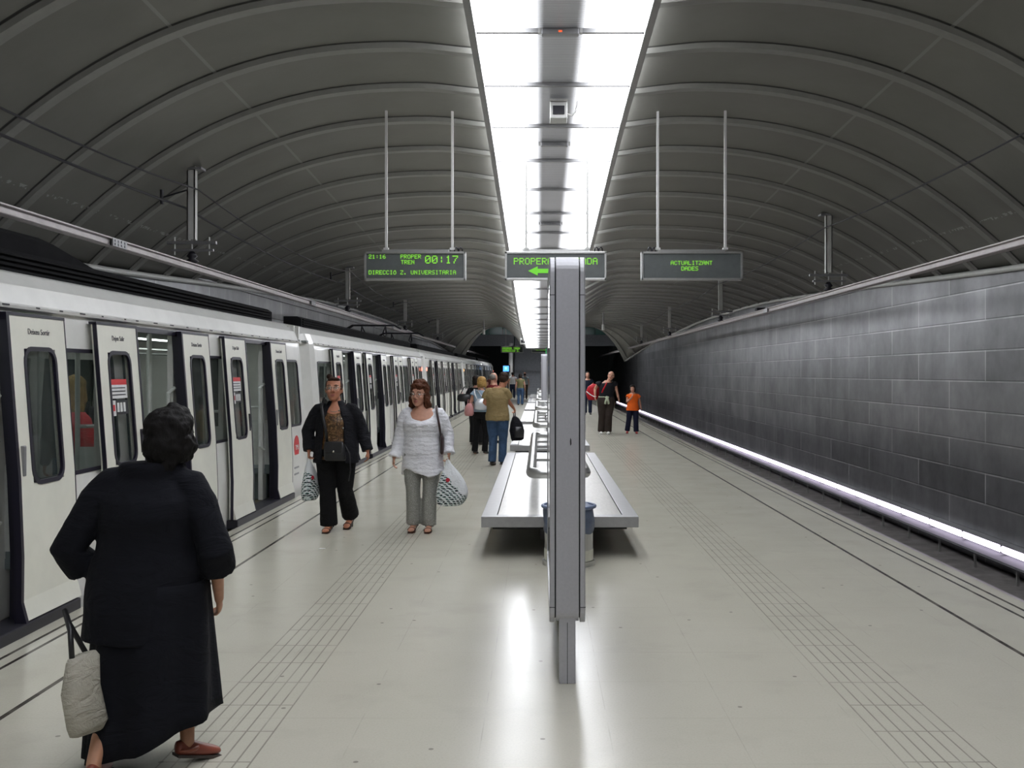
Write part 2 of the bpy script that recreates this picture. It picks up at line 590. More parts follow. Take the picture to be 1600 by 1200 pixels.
# cross fittings in the dim middle of the strip (emergency lamps)
for y, lab in ((11.0, 'reddish emergency lamp in the light strip at the top of the picture'),
               (15.35, 'dark slim fitting in the light strip just beyond the boxy camera'),
               (20.6, 'dark slim fitting in the light strip low above the middle sign')):
    t = empty('emergency_lamp', (VC, y, lz(y) - .002), 0, lab, 'lamp')
    m = MB(); m.box(-.20, .20, -.05, .05, -.07, -.006); m.build('housing', MAT['steel_d'], t, bevel=.01)
    m = MB(); m.box(-.235, -.205, -.035, .035, -.05, -.004); m.box(.205, .235, -.035, .035, -.05, -.004)
    m.build('bracket', MAT['steel'], t)
    if y < 12:
        m = MB(); m.box(-.02, .02, -.055, -.051, -.05, -.03); m.build('red_indicator', emis('red_glow', (1, .15, .05), 1.0), t)
# ---------------------------------------------------------------- boxy cameras under the strip
def cctv(loc, lab, s=1.0, cable=True):
    t = empty('security_camera', loc, 0, lab, 'camera')
    m = MB(); m.box(-.11 * s, .11 * s, -.10 * s, .2 * s, -.24 * s, -.02 * s)
    m.build('housing', MAT['white'], t, bevel=.01)
    m = MB(); m.box(-.075 * s, .075 * s, -.115 * s, -.1 * s, -.19 * s, -.08 * s)
    m.build('lens_window', MAT['black'], t, bevel=.004)
    m = MB(); m.box(-.115 * s, .115 * s, -.14 * s, .2 * s, -.022 * s, 0); m.build('sun_hood', MAT['white'], t)
    m = MB(); m.tube([(0, .05 * s, -.01), (0, .05 * s, .05)], .02 * s); m.build('mount', MAT['steel'], t)
    if cable:
        m = MB(); m.tube([(.11, .05, -.15), (.17, .05, -.17), (.22, .05, -.12), (.24, .05, -.04), (.25, .05, .02)], .012, 8)
        m.build('cable', MAT['white'], t, smooth=True)
    return t
cctv((.245, 13.35, lz(13.35) - .045), 'boxy pale security camera hanging in the middle of the light strip')

# ---------------------------------------------------------------- low tubes along the right wall
tube_m = emis('violet_white_tube', (.88, .78, 1.0), TUBE)
t0 = empty('wall_tube_light', (0, 0, 0))
m = MB()
pts = []
m.tube([(WR - .12, -.66, -.885), (WR - .12, .66, -.885)], .062, 10)
m.build('glowing_tube', tube_m, t0, smooth=True)
m = MB(); m.box(WR - .20, WR - .005, -.69, .69, -.818, -.808)
m.box(WR - .07, WR - .005, -.69, .69, -.96, -.822)
m.build('hood', MAT['steel_d'], t0)
m = MB()
for s in (-1, 1): m.box(WR - .15, WR - .07, s * .675 - .012, s * .675 + .012, -.945, -.822)
m.build('end_cap', MAT['black'], t0)
t0.location = (0, 3.3, 0)
tubes = [t0]
for k in range(1, 63):
    c = copy_tree(t0); c.location = (0, 3.3 + 1.4 * k, 0); tubes.append(c)
for k, o in enumerate(tubes):
    tag(o, 'violet-white glowing tube light in the row along the foot of the right wall', 'tube light', 'tube lights along the right wall')
# shelf under the tubes, with brackets
t = empty('cable_ledge', (0, 0, 0), 0, 'long grey metal ledge under the glowing tubes with small brackets', 'ledge')
m = MB(); m.prism([(WR - .36, -1.02), (WR - .34, -.995), (WR, -.965), (WR, -1.01), (WR - .34, -1.04)], 'y', Y0, 92); m.build('shelf', mat('ledge_grey', (.05, .05, .055), .6, 0), t)
m0 = MB(); m0.box(WR - .34, WR - .31, -.015, .015, -1.25, -1.03); b0 = m0.build('bracket', MAT['steel'], t)
b0.location.y = 7.3
for k in range(1, 60):
    c = b0.copy(); COL.objects.link(c); c.parent = t; c.location.y = 7.3 + 1.4 * k
# low concrete kerb beside the track
struct(MB().box(3.5, 3.95, Y0, Y1, -1.25, -1.12).build('trim_70', mat('kerb_concrete', (.30, .27, .28), .6, 0, .2, 4)))

# ---------------------------------------------------------------- overhead conductor rails, hangers, wires
def conductor(x, z, lab):
    m = MB()
    m.prism([(x - .05, z + .05), (x + .05, z + .05), (x + .05, z + .035), (x + .014, z + .025), (x + .02, z - .03), (x + .04, z - .045), (x + .012, z - .06),
             (x - .012, z - .06), (x - .04, z - .045), (x - .02, z - .03), (x - .014, z + .025), (x - .05, z + .035)], 'y', Y0, 98)
    t = empty('conductor_rail', (0, 0, 0), 0, lab, 'overhead rail')
    m.build('profile', MAT['alu'], t)
    for y in ((11.85, 22, 34) if x < 0 else (9.0, 23.5)):
        m = MB()
        for sx in (-1, 1): m.box(x + sx * .05 - .008, x + sx * .05 + .008, y - .2, y + .2, z - .045, z + .045)
        for k in range(4):
            for zz in (-.02, .02): m.box(x + .055, x + .066, y - .15 + k * .09, y - .12 + k * .09, z + zz - .012, z + zz + .012)
        m.build('splice_plate', MAT['steel_d'], t)
conductor(-4.85, 3.17, 'long pinkish overhead conductor rail above the white train')
conductor(5.17, 3.10, 'long pinkish overhead conductor rail above the empty right track')

def hanger(x, y, zb, lab, s, arm):
    top = vz(abs(x - VC), y) + .03
    t = empty('catenary_hanger', (x, y, 0), 0, lab, 'hanger', None)
    m = MB(); m.box(-.055, .055, -.05, -.035, zb + .36, top); m.box(-.055, -.04, -.05, .06, zb + .36, top); m.box(.04, .055, -.05, .06, zb + .36, top)
    m.build('post', MAT['white'], t)
    m = MB(); m.box(-.16, .16, -.1, .1, top - .05, top - .02); m.build('ceiling_plate', MAT['steel_d'], t)
    m = MB(); m.box(-.34, .34, -.03, .03, zb + .30, zb + .34); m.box(-.28, .3, -.025, .025, zb + .20, zb + .23); m.build('crossbar', MAT['steel_d'], t)
    m = MB()
    for q in (-.24, 0, .24):
        m.tube([(q, 0, zb + .15), (q, 0, zb + .40)], .011, 8)
    m.build('insulator_bolt', MAT['white'], t)
    m = MB(); m.loft([(0, 0, zb + .03, .05, .05), (0, 0, zb + .06, .10, .07), (0, 0, zb + .10, .04, .04), (0, 0, zb + .13, .08, .06), (0, 0, zb + .2, .03, .03)], 12)
    m.build('insulator', MAT['black'], t, smooth=True)
    if arm:
        m = MB(); m.tube([(s * .02, 0, zb + 1.07), (s * .42, 0, zb + .95)], .012, 8); m.tube([(s * .42, 0, zb + .86), (s * .42, 0, zb + 1.06)], .025, 8)
        m.build('wire_arm', MAT['black'], t)
    return t
LH = [2.9, 14.47, 26.2, 37.4, 49.4]
lt = ['out of the photo behind the camera', 'nearest, largest of the row above the white train', 'second of the row, just left of the countdown sign',
      'third of the row above the white train', 'fourth of the row above the white train, in the distance']
for y, l in zip(LH, lt): hanger(-4.85, y, 3.19, 'steel hanger post ' + l, -1, True).__setitem__('group', 'left hangers')
RH = [7.0, 18.55, 29.6, 41.2, 52.6]
rt = ['above the right track, out of the photo overhead', 'nearest, largest of the row above the right track', 'second above the right track, seen below the right sign',
      'third of the row above the right track', 'fourth of the row above the right track, in the distance']
for y, l in zip(RH, rt): hanger(5.17, y, 3.12, 'steel hanger post ' + l, -1, False)
for o in COL.objects:
    if o.get('group') == 'left hangers': del o['group']
def wire(pts, sag, lab, r=.011):
    P = []
    for a, b in zip(pts, pts[1:]):
        for k in range(12):
            t = k / 12
            P.append((a[0] + (b[0] - a[0]) * t, a[1] + (b[1] - a[1]) * t, a[2] + (b[2] - a[2]) * t - sag * 4 * t * (1 - t)))
    P.append(pts[-1])
    m = MB(); m.tube(P, r, 6)
    tag(m.build('overhead_wire', MAT['black']), lab, 'wire')
wire([(-4.76, -5, 4.2)] + [(-4.76, y, 4.26 - .01 * k) for k, y in enumerate(LH)], .22, 'thin dark feeder wire passing the hanger posts above the train, the upper of two')
wire([(-4.43, -5, 4.1)] + [(-4.43 - .5, 2.9, 4.0)] + [(-4.95, y, 4.0 - .06 * k) for k, y in enumerate(LH[1:])], .12, 'dark feeder wire above the train, the lower and thicker of two', .016)
wire([(5.1, -5, 4.1)] + [(5.075, y, 4.33 - .055 * k) for k, y in enumerate(RH)], .12, 'thin dark wire passing the hanger posts above the right track')
# loudspeaker like rods hung from the vault in the distance
for x, y, lab in ((-2.85, 53, 'short rod with a pale tip hanging from the far left vault'), (2.92, 47.5, 'short rod with a pale tip hanging from the far right vault')):
    zt = vz(abs(x - VC), y)
    t = empty('ceiling_pendant', (x, y, 0), 0, lab, 'pendant')
    m = MB(); m.tube([(0, 0, zt + .02), (0, 0, zt - .55)], .035, 8); m.build('rod', MAT['steel_d'], t)
    m = MB(); m.tube([(0, 0, zt - .55), (0, 0, zt - .8)], .07, 10); m.build('tip', MAT['white'], t)

# ---------------------------------------------------------------- LED passenger signs
F57 = {
 'A': ('01110', '10001', '10001', '11111', '10001', '10001', '10001'), 'C': ('01110', '10001', '10000', '10000', '10000', '10001', '01110'),
 'D': ('11110', '10001', '10001', '10001', '10001', '10001', '11110'), 'E': ('11111', '10000', '10000', '11110', '10000', '10000', '11111'),
 'I': ('01110', '00100', '00100', '00100', '00100', '00100', '01110'), 'L': ('10000', '10000', '10000', '10000', '10000', '10000', '11111'),
 'N': ('10001', '11001', '10101', '10101', '10011', '10001', '10001'), 'O': ('01110', '10001', '10001', '10001', '10001', '10001', '01110'),
 'P': ('11110', '10001', '10001', '11110', '10000', '10000', '10000'), 'R': ('11110', '10001', '10001', '11110', '10100', '10010', '10001'),
 'S': ('01111', '10000', '10000', '01110', '00001', '00001', '11110'), 'T': ('11111', '00100', '00100', '00100', '00100', '00100', '00100'),
 'U': ('10001', '10001', '10001', '10001', '10001', '10001', '01110'), 'V': ('10001', '10001', '10001', '10001', '10001', '01010', '00100'),
 'Z': ('11111', '00001', '00010', '00100', '01000', '10000', '11111'), '0': ('01110', '10001', '10011', '10101', '11001', '10001', '01110'),
 '1': ('00100', '01100', '00100', '00100', '00100', '00100', '01110'), '2': ('01110', '10001', '00001', '00110', '01000', '10000', '11111'),
 '6': ('00110', '01000', '10000', '11110', '10001', '10001', '01110'), '7': ('11111', '00001', '00010', '00100', '00100', '01000', '01000'),
 ':': ('00000', '00100', '00100', '00000', '00100', '00100', '00000'), '.': ('00000', '00000', '00000', '00000', '00000', '01100', '01100'),
 ' ': ('00000',) * 7, 'Ó': ('00110', '01110', '10001', '10001', '10001', '10001', '01110'), 'È': ('01100', '11111', '10000', '11110', '10000', '10000', '11111'),
}
led = emis('led_green', (.33, 1.0, .06), .85)
scr = mat('sign_screen', (.11, .122, .122), .35, 0, .1)
def leds(parent, txt, x, z, d, y=-.062, nm='lettering'):
    m = MB(); e = d * .46
    for ci, ch in enumerate(txt):
        for r, row in enumerate(F57[ch]):
            for c, b in enumerate(row):
                if b == '1':
                    px = x + (ci * 6 + c) * d; pz = z - r * d
                    m.box(px - e, px + e, y - .002, y, pz - e, pz + e)
    return m.build(nm, led, parent)
def sign(cx, y, zc, lab, rods, w=1.415, h=.40, top=None):
    t = empty('passenger_information_sign', (cx, y, zc), 0, lab, 'sign')
    m = MB(); m.box(-w / 2, w / 2, -.03, .07, -h / 2, h / 2); m.build('case', MAT['steel_d'], t, bevel=.006)
    m = MB()
    for a in ((-w / 2, w / 2, h / 2 - .03, h / 2), (-w / 2, w / 2, -h / 2, -h / 2 + .03), (-w / 2, -w / 2 + .03, -h / 2, h / 2), (w / 2 - .03, w / 2, -h / 2, h / 2)):
        m.box(a[0], a[1], -.075, -.03, a[2], a[3])
    m.build('bezel', MAT['steel'], t, bevel=.004)
    m = MB(); m.box(-w / 2 + .03, w / 2 - .03, -.058, -.03, -h / 2 + .03, h / 2 - .03); m.build('screen', scr, t)
    m = MB(); m.box(-w * .33, w * .33, -.01, .03, h / 2, h / 2 + .035); m.build('hanging_rail', MAT['steel'], t)
    for rx in rods:
        zt = (vz(abs(cx + rx - VC), y) if abs(cx + rx - VC) > .9 else lz(y) - .03) - zc + .03
        m = MB(); m.box(rx - .016, rx + .016, -.005, .03, h / 2 + .02, zt); m.box(rx - .035, rx + .035, -.02, .045, h / 2 + .03, h / 2 + .06)
        m.build('hanging_rod', MAT['white'], t)
    m = MB(); xx = w / 2 - .13 if cx < 1 else -w / 2 + .13
    for k in (-.03, .03): m.tube([(xx + k, 0, h / 2), (xx + k, 0, h / 2 + .045), (xx + k + .02, .01, h / 2 + .07), (xx + k + .045, .02, h / 2 + .05), (xx + k + .05, .02, h / 2)], .009, 6)
    m.build('cable', MAT['black'], t, smooth=True)
    return t
SY, SZ = 14.5, 3.185
d = .00815
s1 = sign(-1.735, SY, SZ, 'hanging LED sign counting down 00:17 above the train side', (-.41, .515))
sx = lambda px: (px - 649) / 111.7
szz = lambda py: (582 - py) / 111.7 + 1.7 - SZ
leds(s1, '21:16', sx(577.5), szz(399), d, nm='clock_lettering')
leds(s1, 'PROPÈR'.replace('È', 'E'), sx(627), szz(399), d, nm='lettering')
leds(s1, 'TREN', sx(627.5), szz(407.6), d, nm='lettering')
leds(s1, '00:17', sx(665.5), szz(401), d * 1.95, nm='countdown_lettering')
leds(s1, 'DIRECCIÓ Z. UNIVERSITARIA', sx(577.5), szz(423.6), d, nm='lettering')
s2 = sign(.225, SY, SZ, 'hanging LED sign with green arrow, half hidden by the grey totem', (-.41, .445))
sx = lambda px: (px - 868) / 111.7
leds(s2, 'PROPERA ENTRADA', sx(803.5), szz(404.5), .0131)
m = MB()
ax, az = sx(825), szz(424)
m.prism([(ax, az), (ax + .135, az + .065), (ax + .135, az + .03), (ax + .62, az + .03), (ax + .62, az - .03), (ax + .135, az - .03), (ax + .135, az - .065)], 'y', -.064, -.06)
m.build('green_arrow', emis('led_green_arrow', (.22, .85, .05), .8), s2)
s3 = sign(2.125, SY, SZ, 'hanging LED sign reading ACTUALITZANT DADES above the right side', (-.47, .475))
sx = lambda px: (px - 1081) / 111.7
leds(s3, 'ACTUALITZANT', sx(1048.2), szz(408.8), d)
leds(s3, 'DADES', sx(1064.6), szz(417.6), d)
s4 = sign(-1.75, 66, 3.16, 'tiny distant green LED sign beyond the light strip, left one', ())
leds(s4, 'PROPER TREN', -.6, .12, .017); leds(s4, 'DIRECCIO Z.', -.6, -.03, .017)
s5 = sign(.2, 66, 3.16, 'tiny distant pale sign beyond the light strip, right one', ())
leds(s5, 'ENTRADA', -.4, .06, .017)
for sg, xx in ((s4, 0), (s5, 0)):
    m = MB(); m.box(-.4, -.37, 0, .03, .2, 2.85); m.box(.37, .4, 0, .03, .2, 2.85); m.build('hanging_rod', MAT['steel'], sg)

# ---------------------------------------------------------------- advertising totem seen edge on
def m_totem():
    return mat('totem_grey_paint', (.42, .42, .45), .38, .35, .04, 60)
MAT['totem'] = m_totem()
def totem(loc, lab, L=1.75):
    t = empty('advertising_totem', loc, 0, lab, 'advertising panel')
    # rounded centre body
    def rr(y0, y1, z0, z1, r, n=6):
        P = []
        for (cy, cz, a0) in ((y1 - r, z1 - r, 0), (y0 + r, z1 - r, pi / 2), (y0 + r, z0 + r, pi), (y1 - r, z0 + r, 1.5 * pi)):
            for k in range(n + 1):
                a = a0 + pi / 2 * k / n
                P.append((cy + r * cos(a), cz + r * sin(a)))
        return P
    m = MB(); m.prism(rr(0, L, .335, 2.335, .07), 'x', -.062, .062); m.build('centre_body', MAT['totem'], t)
    m = MB(); m.prism(rr(.02, L - .02, .35, 2.32, .06), 'x', -.070, .070); m.build('dark_joint', MAT['black'], t)
    for s in (-1, 1):
        a, b = (s * .070, s * .0975)
        o = rr(0, L, .325, 2.335, .085); i = rr(.06, L - .06, .42, 2.24, .03)
        m = MB(); n = len(o); base = 0
        rs = [[(a, p[0], p[1]) for p in o], [(b - s * .006, p[0], p[1]) for p in o], [(b, p[0] * .99 + .005 * L, p[1]) for p in o],
              [(b, p[0], p[1]) for p in i], [(a, p[0], p[1]) for p in i], [(a, p[0], p[1]) for p in o]]
        m.rings(rs, cap=False); m.build('side_frame', MAT['totem'], t)
        m = MB(); m.box(min(a, b) + .004, max(a, b) - .008, .05, L - .05, .41, 2.25)
        g = NT('poster_glass'); g.set(color=(.20, .21, .21), rough=.06, spec=.8, coat=.6); m.build('poster_glass', g.m, t)
        for zz in (.42, 2.12):
            m = MB(); m.box(min(a, b) - .001 * 0 , max(a, b) + .0008, -.0008, .06, zz, zz + .004); m.build('frame_seam', MAT['dark'], t)
    for yy in (.02, L - .12):
        m = MB(); m.box(-.045, .045, yy, yy + .10, 0, .36); m.build('foot_post', MAT['totem'], t, bevel=.004)
    m = MB(); m.box(-.0015, .0015, .0185, .02, .0, .335); m.build('post_seam', MAT['dark'], t)
    if L > 1.5 and loc[1] < 10:
        m = MB(); m.prism([(.015, 1.30), (.022, 1.31), (.021, 1.335), (.016, 1.345), (.013, 1.325)], 'y', -.0015, .001); m.build('scratch_mark', MAT['dark'], t)
    return t
totem((.152, 5.64, 0), 'tall narrow grey totem standing alone in the centre foreground')
totem((.16, 35.72, 0), 'distant grey totem at the end of the second bench, mostly hidden by the near one', 1.4)
totem((.16, 63.7, 0), 'farthest dark totem near the stair wall')

# ---------------------------------------------------------------- benches with tubular back rests
MAT['bench'] = mat('bench_steel', (.36, .36, .365), .36, .6, .06, 20)
def m_bplate():
    n = NT('bench_plate')
    f = n.noise(6, 4, .6, stretch=(6, 1, 1))
    n.set(color=n.ramp(f, [(.3, (.46, .45, .42)), (.7, (.56, .55, .52))]), rough=.30, metal=.4)
    return n.m
MAT['bplate'] = m_bplate()
bench_lab = ['large low steel bench nearest the camera behind the totem', 'second low steel bench, beside the man in tan', 'third low steel bench along the centre line',
             'fourth low steel bench in the distance', 'fifth low steel bench in the distance', 'farthest low steel bench before the stair']
def bench():
    t = empty('platform_bench', (.187, 9.5, 0))
    L, w = 7.6, .722
    z1, z0 = .38, .28
    m = MB()
    m.box(-w, w, 0, .13, z0, z1); m.box(-w, w, L - .13, L, z0, z1)
    m.box(-w, -w + .14, .13, L - .13, z0, z1); m.box(w - .14, w, .13, L - .13, z0, z1)
    m.build('rim', MAT['bench'], t, bevel=.004)
    k = 0
    ys = [.135, 1.5, 2.9, 4.3, 5.7, L - .135]
    for a, b in zip(ys, ys[1:]):
        m = MB(); m.box(-w + .146, w - .146, a + .004, b - .004, z0 + .02, z1 - .004); m.build('seat_plate', MAT['bplate'], t, bevel=.004)
    m = MB(); m.box(-w + .1, w - .1, .1, L - .1, z0 - .03, z0 + .015); m.build('under_frame', MAT['dark'], t)
    for yy in (1.2, 3.8, 6.4):
        m = MB(); m.box(-.18, .18, yy - .15, yy + .15, 0, z0 - .02); m.build('pedestal', MAT['steel_d'], t)
    m = MB()
    for yy in (.75, 2.3, 3.85, 5.4, 6.85):
        m.box(-.035, .035, yy - .035, yy + .035, z1 - .01, .70)
    m.box(-.03, .03, .75, 6.85, .62, .69)
    m.build('back_rest_post', MAT['bench'], t)
    # tubular ring
    m = MB(); r = .10; P = []
    x0, x1, y0, y1 = -.27, .27, .68, 6.95
    for (cx, cy, a0) in ((x1 - r, y1 - r, 0), (x0 + r, y1 - r, pi / 2), (x0 + r, y0 + r, pi), (x1 - r, y0 + r, 1.5 * pi)):
        for k in range(6):
            a = a0 + pi / 2 * k / 5
            P.append((cx + r * cos(a), cy + r * sin(a), .71))
    P.append(P[0])
    m.tube(P, .052, 12); m.build('back_rest_ring', MAT['steel'], t, smooth=True)
    m = MB()
    for yy in (.75, 2.3, 3.85, 5.4, 6.85):
        m.box(-.27, .27, yy - .02, yy + .02, .69, .72)
    m.build('ring_bracket', MAT['steel'], t)
    return t
b0 = bench()
benches = [b0]
for k in range(1, 6):
    c = copy_tree(b0); c.location = (.187, 9.5 + 9.25 * k, 0); benches.append(c)
for o, l in zip(benches, bench_lab): tag(o, l, 'bench')

# ---------------------------------------------------------------- litter bin at the bench end
def bin_(loc, lab):
    t = empty('litter_bin', loc, 0, lab, 'bin')
    m = MB(); m.loft([(0, 0, 0, .235, .235), (0, 0, .04, .235, .235), (0, 0, .045, .215, .215), (0, 0, .46, .215, .215)], 28); m.build('drum', MAT['steel'], t, smooth=False)
    m = MB(); m.loft([(0, 0, .045, .219, .219), (0, 0, .14, .219, .219)], 28); m.build('base_band', mat('cream_band', (.6, .6, .52), .5), t)
    m = MB(); rs = []
    for k in range(6):
        z = .30 + k * .045
        rs.append([((.224 + .008 * sin(a * 5 + k * 1.3)) * cos(a), (.224 + .008 * sin(a * 5 + k * 1.3)) * sin(a), z + .02 * sin(a * 3) * (k == 0)) for a in [2 * pi * j / 40 for j in range(40)]])
    rs.append([((.19) * cos(a), .19 * sin(a), .50) for a in [2 * pi * j / 40 for j in range(40)]])
    m.rings(rs); m.build('bin_liner', mat('blue_liner', (.09, .12, .20), .35, 0, .2, 10, .5, 30), t, smooth=True)
    m = MB(); m.tube([(.232 * cos(a), .232 * sin(a), .515) for a in [2 * pi * j / 30 for j in range(31)]], .016, 8); m.build('rim_ring', mat('blue_rim', (.13, .17, .27), .3), t, smooth=True)
bin_((.26, 9.22, .0), 'round steel litter bin with blue liner between totem and nearest bench')

# ---------------------------------------------------------------- far end: mezzanine, stair, monitor
struct(MB().box(WL, WR, 84, 84.4, 3.85, 4.75).build('trim_71', mat('mezzanine_grey', (.25, .26, .28), .5, .2)))
struct(MB().box(WL, WR, 84.4, 92, 4.45, 4.6).build('trim_72', MAT['steel_d']))
gl = empty('glass_balustrade', (0, 84.1, 0), 0, 'teal glass balustrade on the far mezzanine edge', 'balustrade')
gm = NT('teal_glass'); gm.set(color=(.12, .28, .25), rough=.15, spec=.6, alpha=.75)
for k in range(12):
    m = MB(); m.box(WL + .3 + k * 1.07, WL + 1.33 + k * 1.07, 0, .03, 4.76, 5.75); m.build('glass_pane', gm.m, gl)
m = MB(); m.box(WL, WR, -.02, .06, 5.75, 5.81); m.build('handrail', MAT['steel'], gl)
hall = empty('added_hall_lamp', (-1.5, 88, 5.85), 0, 'long added lamp lighting the far mezzanine behind the teal glass', 'lamp')  # lamp added to brighten the mezzanine and its glass
m = MB(); m.box(-3, 5, -.15, .15, -.04, 0); m.build('lens', emis('added_hall_glow', (.85, 1, .95), 40), hall)
m = MB(); m.box(-3.05, 5.05, -.2, .2, 0, .15); m.build('housing', MAT['steel_d'], hall)
for (x0, x1, y, z, lab, st_) in ((-4.5, 4.8, 68.5, 5.75, 'long unseen lamp added beyond the vault end, lighting the mezzanine front', 60), (-1.2, 1.6, 74.5, 3.75, 'wide lamp added to light the foot of the far stair', 30)):  # lamps added to brighten the dark far end, mostly out of sight
    t = empty('added_far_lamp', (0, y, z), 0, lab, 'lamp')
    m = MB(); m.box(x0, x1, -.12, .12, -.03, 0); m.build('lens', emis('added_far_glow', (.93, .95, 1), st_), t)
    m = MB(); m.box(x0 - .03, x1 + .03, -.16, .16, 0, .1); m.build('housing', MAT['steel_d'], t)
    m = MB(); m.box(-.02, .02, -.02, .02, .1, 6.0 - z); m.build('hanging_rod', MAT['steel_d'], t)
# stair flight closed side toward the platform
st = MB()
n = 22
for k in range(n):
    st.box(-1.95, 2.25, 84.5 + k * .30 - 6.6, 84.5 + (k + 1) * .30 - 6.6, 0, .172 * (k + 1))
tag(st.build('stair_flight', mat('stair_grey', (.23, .24, .26), .5, .2)), 'grey stair flight rising at the far end of the platform', 'stairs')
for x, lab in ((-2.15, 'pale slanted handrail column left of the far stair'), (2.4, 'pale slanted handrail column right of the far stair')):
    t = empty('stair_column', (x, 77.6, 0), 0, lab, 'column')
    m = MB(); m.tube([(0, 0, 0), (0, .1, 3.9)], .16, 12); m.build('shaft', MAT['white'], t, smooth=True)
    m = MB(); m.tube([(.15, 0, .95), (.15, 6.6, 4.7)], .05, 8); m.build('handrail', MAT['steel'], t)
t = empty('platform_monitor', (-2.45, 76, 0), 0, 'small blue glowing monitor on a post beside the far train end', 'monitor')
m = MB(); m.box(-.26, .3, -.12, .14, 1.72, 2.24); m.build('case', MAT['black'], t, bevel=.02)
m = MB(); m.box(-.21, .21, -.13, -.121, 1.78, 2.18); m.build('screen', emis('blue_screen', (.08, .35, 1), 2.2), t)
m = MB(); m.box(-.08, .06, -.134, -.131, 1.92, 2.10); m.build('bright_patch', emis('cyan_screen', (.3, .8, 1), 2), t)
m = MB(); m.tube([(.05, 0, 0), (.05, 0, 1.73)], .05, 10); m.build('post', MAT['steel_d'], t)
t = cctv((-.75, 47, 3.27), 'small white security camera by the far left end of the light strip', 1.2, False)
# green framed glass sign far away by the centre line
t = empty('exit_sign', (.42, 54.35, 0), 0, 'narrow green edged sign beyond the middle display', 'sign')
m = MB(); m.box(-.06, .06, 0, .9, 2.35, 3.9); m.build('panel', MAT['black'], t)
m = MB(); m.box(-.09, -.061, 0, .9, 2.3, 3.95); m.build('green_edge', mat('green_paint', (.03, .45, .12), .4), t)
m = MB(); m.tube([(0, .45, 3.85), (0, .45, lz(54.8) + .02)], .02, 8); m.tube([(0, .45, 0), (0, .45, 2.36)], .03, 8); m.build('post', MAT['steel'], t)
# power boxes: loudspeaker by the right wall top
t = empty('wall_loudspeaker', (WR, 31.5, 3.5), 0, 'small black loudspeaker on the right wall top beyond the second hanger', 'loudspeaker')
m = MB(); m.box(-.35, -.08, -.15, .15, -.02, .16); m.build('cabinet', MAT['black'], t, bevel=.02)
m = MB(); m.box(-.1, 0, -.03, .03, .0, .06); m.build('bracket', MAT['steel_d'], t)
# ---------------------------------------------------------------- the train
TXC = -4.80
MAT['body'] = mat('train_white_paint', (.72, .72, .69), .32, 0, .06, 3, spec=.5, coat=.2)
MAT['door'] = mat('door_cream_paint', (.76, .755, .67), .34, 0, .05, 3, coat=.15)
MAT['int'] = mat('train_interior_panel', (.20, .22, .21), .5, 0, .06)
MAT['intfloor'] = mat('train_interior_floor', (.10, .085, .05), .5, 0, .1)
MAT['tglass'] = glass('train_window_glass', (.03, .042, .038), .30, .04)
MAT['seal'] = mat('violet_black_rubber', (.010, .008, .020), .4)
MAT['redlab'] = mat('red_print', (.62, .03, .035), .4)
MAT['wlab'] = mat('white_print', (.72, .72, .72), .4)
MAT['blab'] = mat('dark_print', (.02, .02, .025), .4)
MAT['glab'] = mat('faded_print', (.10, .10, .11), .5)
MAT['roofblack'] = mat('roof_black_louvre', (.010, .010, .011), .9, 0, .2, spec=.1)
MAT['seat'] = mat('train_seat_plastic', (.16, .19, .20), .4)
MAT['intlamp'] = emis('carriage_lamp', (.9, 1, .95), 4)

SPX = [(-.75, 1.30), (.0, 1.365), (.5, 1.37), (1.0, 1.35), (2.06, 1.27), (2.14, 1.262), (2.3, 1.20)]
def sxz(z):
    if z <= SPX[0][0]: return SPX[0][1]
    for (a, x0), (b, x1) in zip(SPX, SPX[1:]):
        if z <= b: return x0 + (x1 - x0) * (z - a) / (b - a)
    return SPX[-1][1]
def side_panel(m, y0, y1, z0, z1, th=.05, off=0, s=1, flare=False, step=None):
    zs = [z0] + [z for z, _ in SPX if z0 < z < z1] + [z1]
    if flare: zs = [z0, z0 + .05, z0 + .13] + [z for z in zs if z > z0 + .14]
    out = []
    for z in zs:
        e = .035 * max(0, 1 - (z - z0) / .13) if flare else 0
        out.append((s * (sxz(z) + off + e), z))
    prof = out + [(s * (sxz(z) + off - th), z) for z in reversed(zs)]
    m.prism(prof, 'y', y0, y1)
    return m
def rrect(y0, y1, z0, z1, r, n=5):
    P = []
    for (cy, cz, a0) in ((y1 - r, z1 - r, 0), (y0 + r, z1 - r, pi / 2), (y0 + r, z0 + r, pi), (y1 - r, z0 + r, 1.5 * pi)):
        for k in range(n + 1):
            a = a0 + pi / 2 * k / n
            P.append((cy + r * cos(a), cz + r * sin(a)))
    return P
def gasket(y0, y1, z0, z1, w, off, th=.02, s=1, r=.08):
    o = rrect(y0 - w, y1 + w, z0 - w, z1 + w, r + w); i = rrect(y0, y1, z0, z1, r)
    m = MB()
    f = lambda P, d: [(s * (sxz(p[1]) + off + d), p[0], p[1]) for p in P]
    m.rings([f(o, -th), f(o, th * .4), f(i, th * .4), f(i, -th), f(o, -th)], cap=False)
    return m
MTX = lambda x, y, z, lean=0: Matrix.Translation((x, y, z)) @ Matrix.Rotation(lean, 4, 'Y') @ Matrix(((0, 0, 1, 0), (1, 0, 0, 0), (0, 1, 0, 0), (0, 0, 0, 1)))
LW = .78
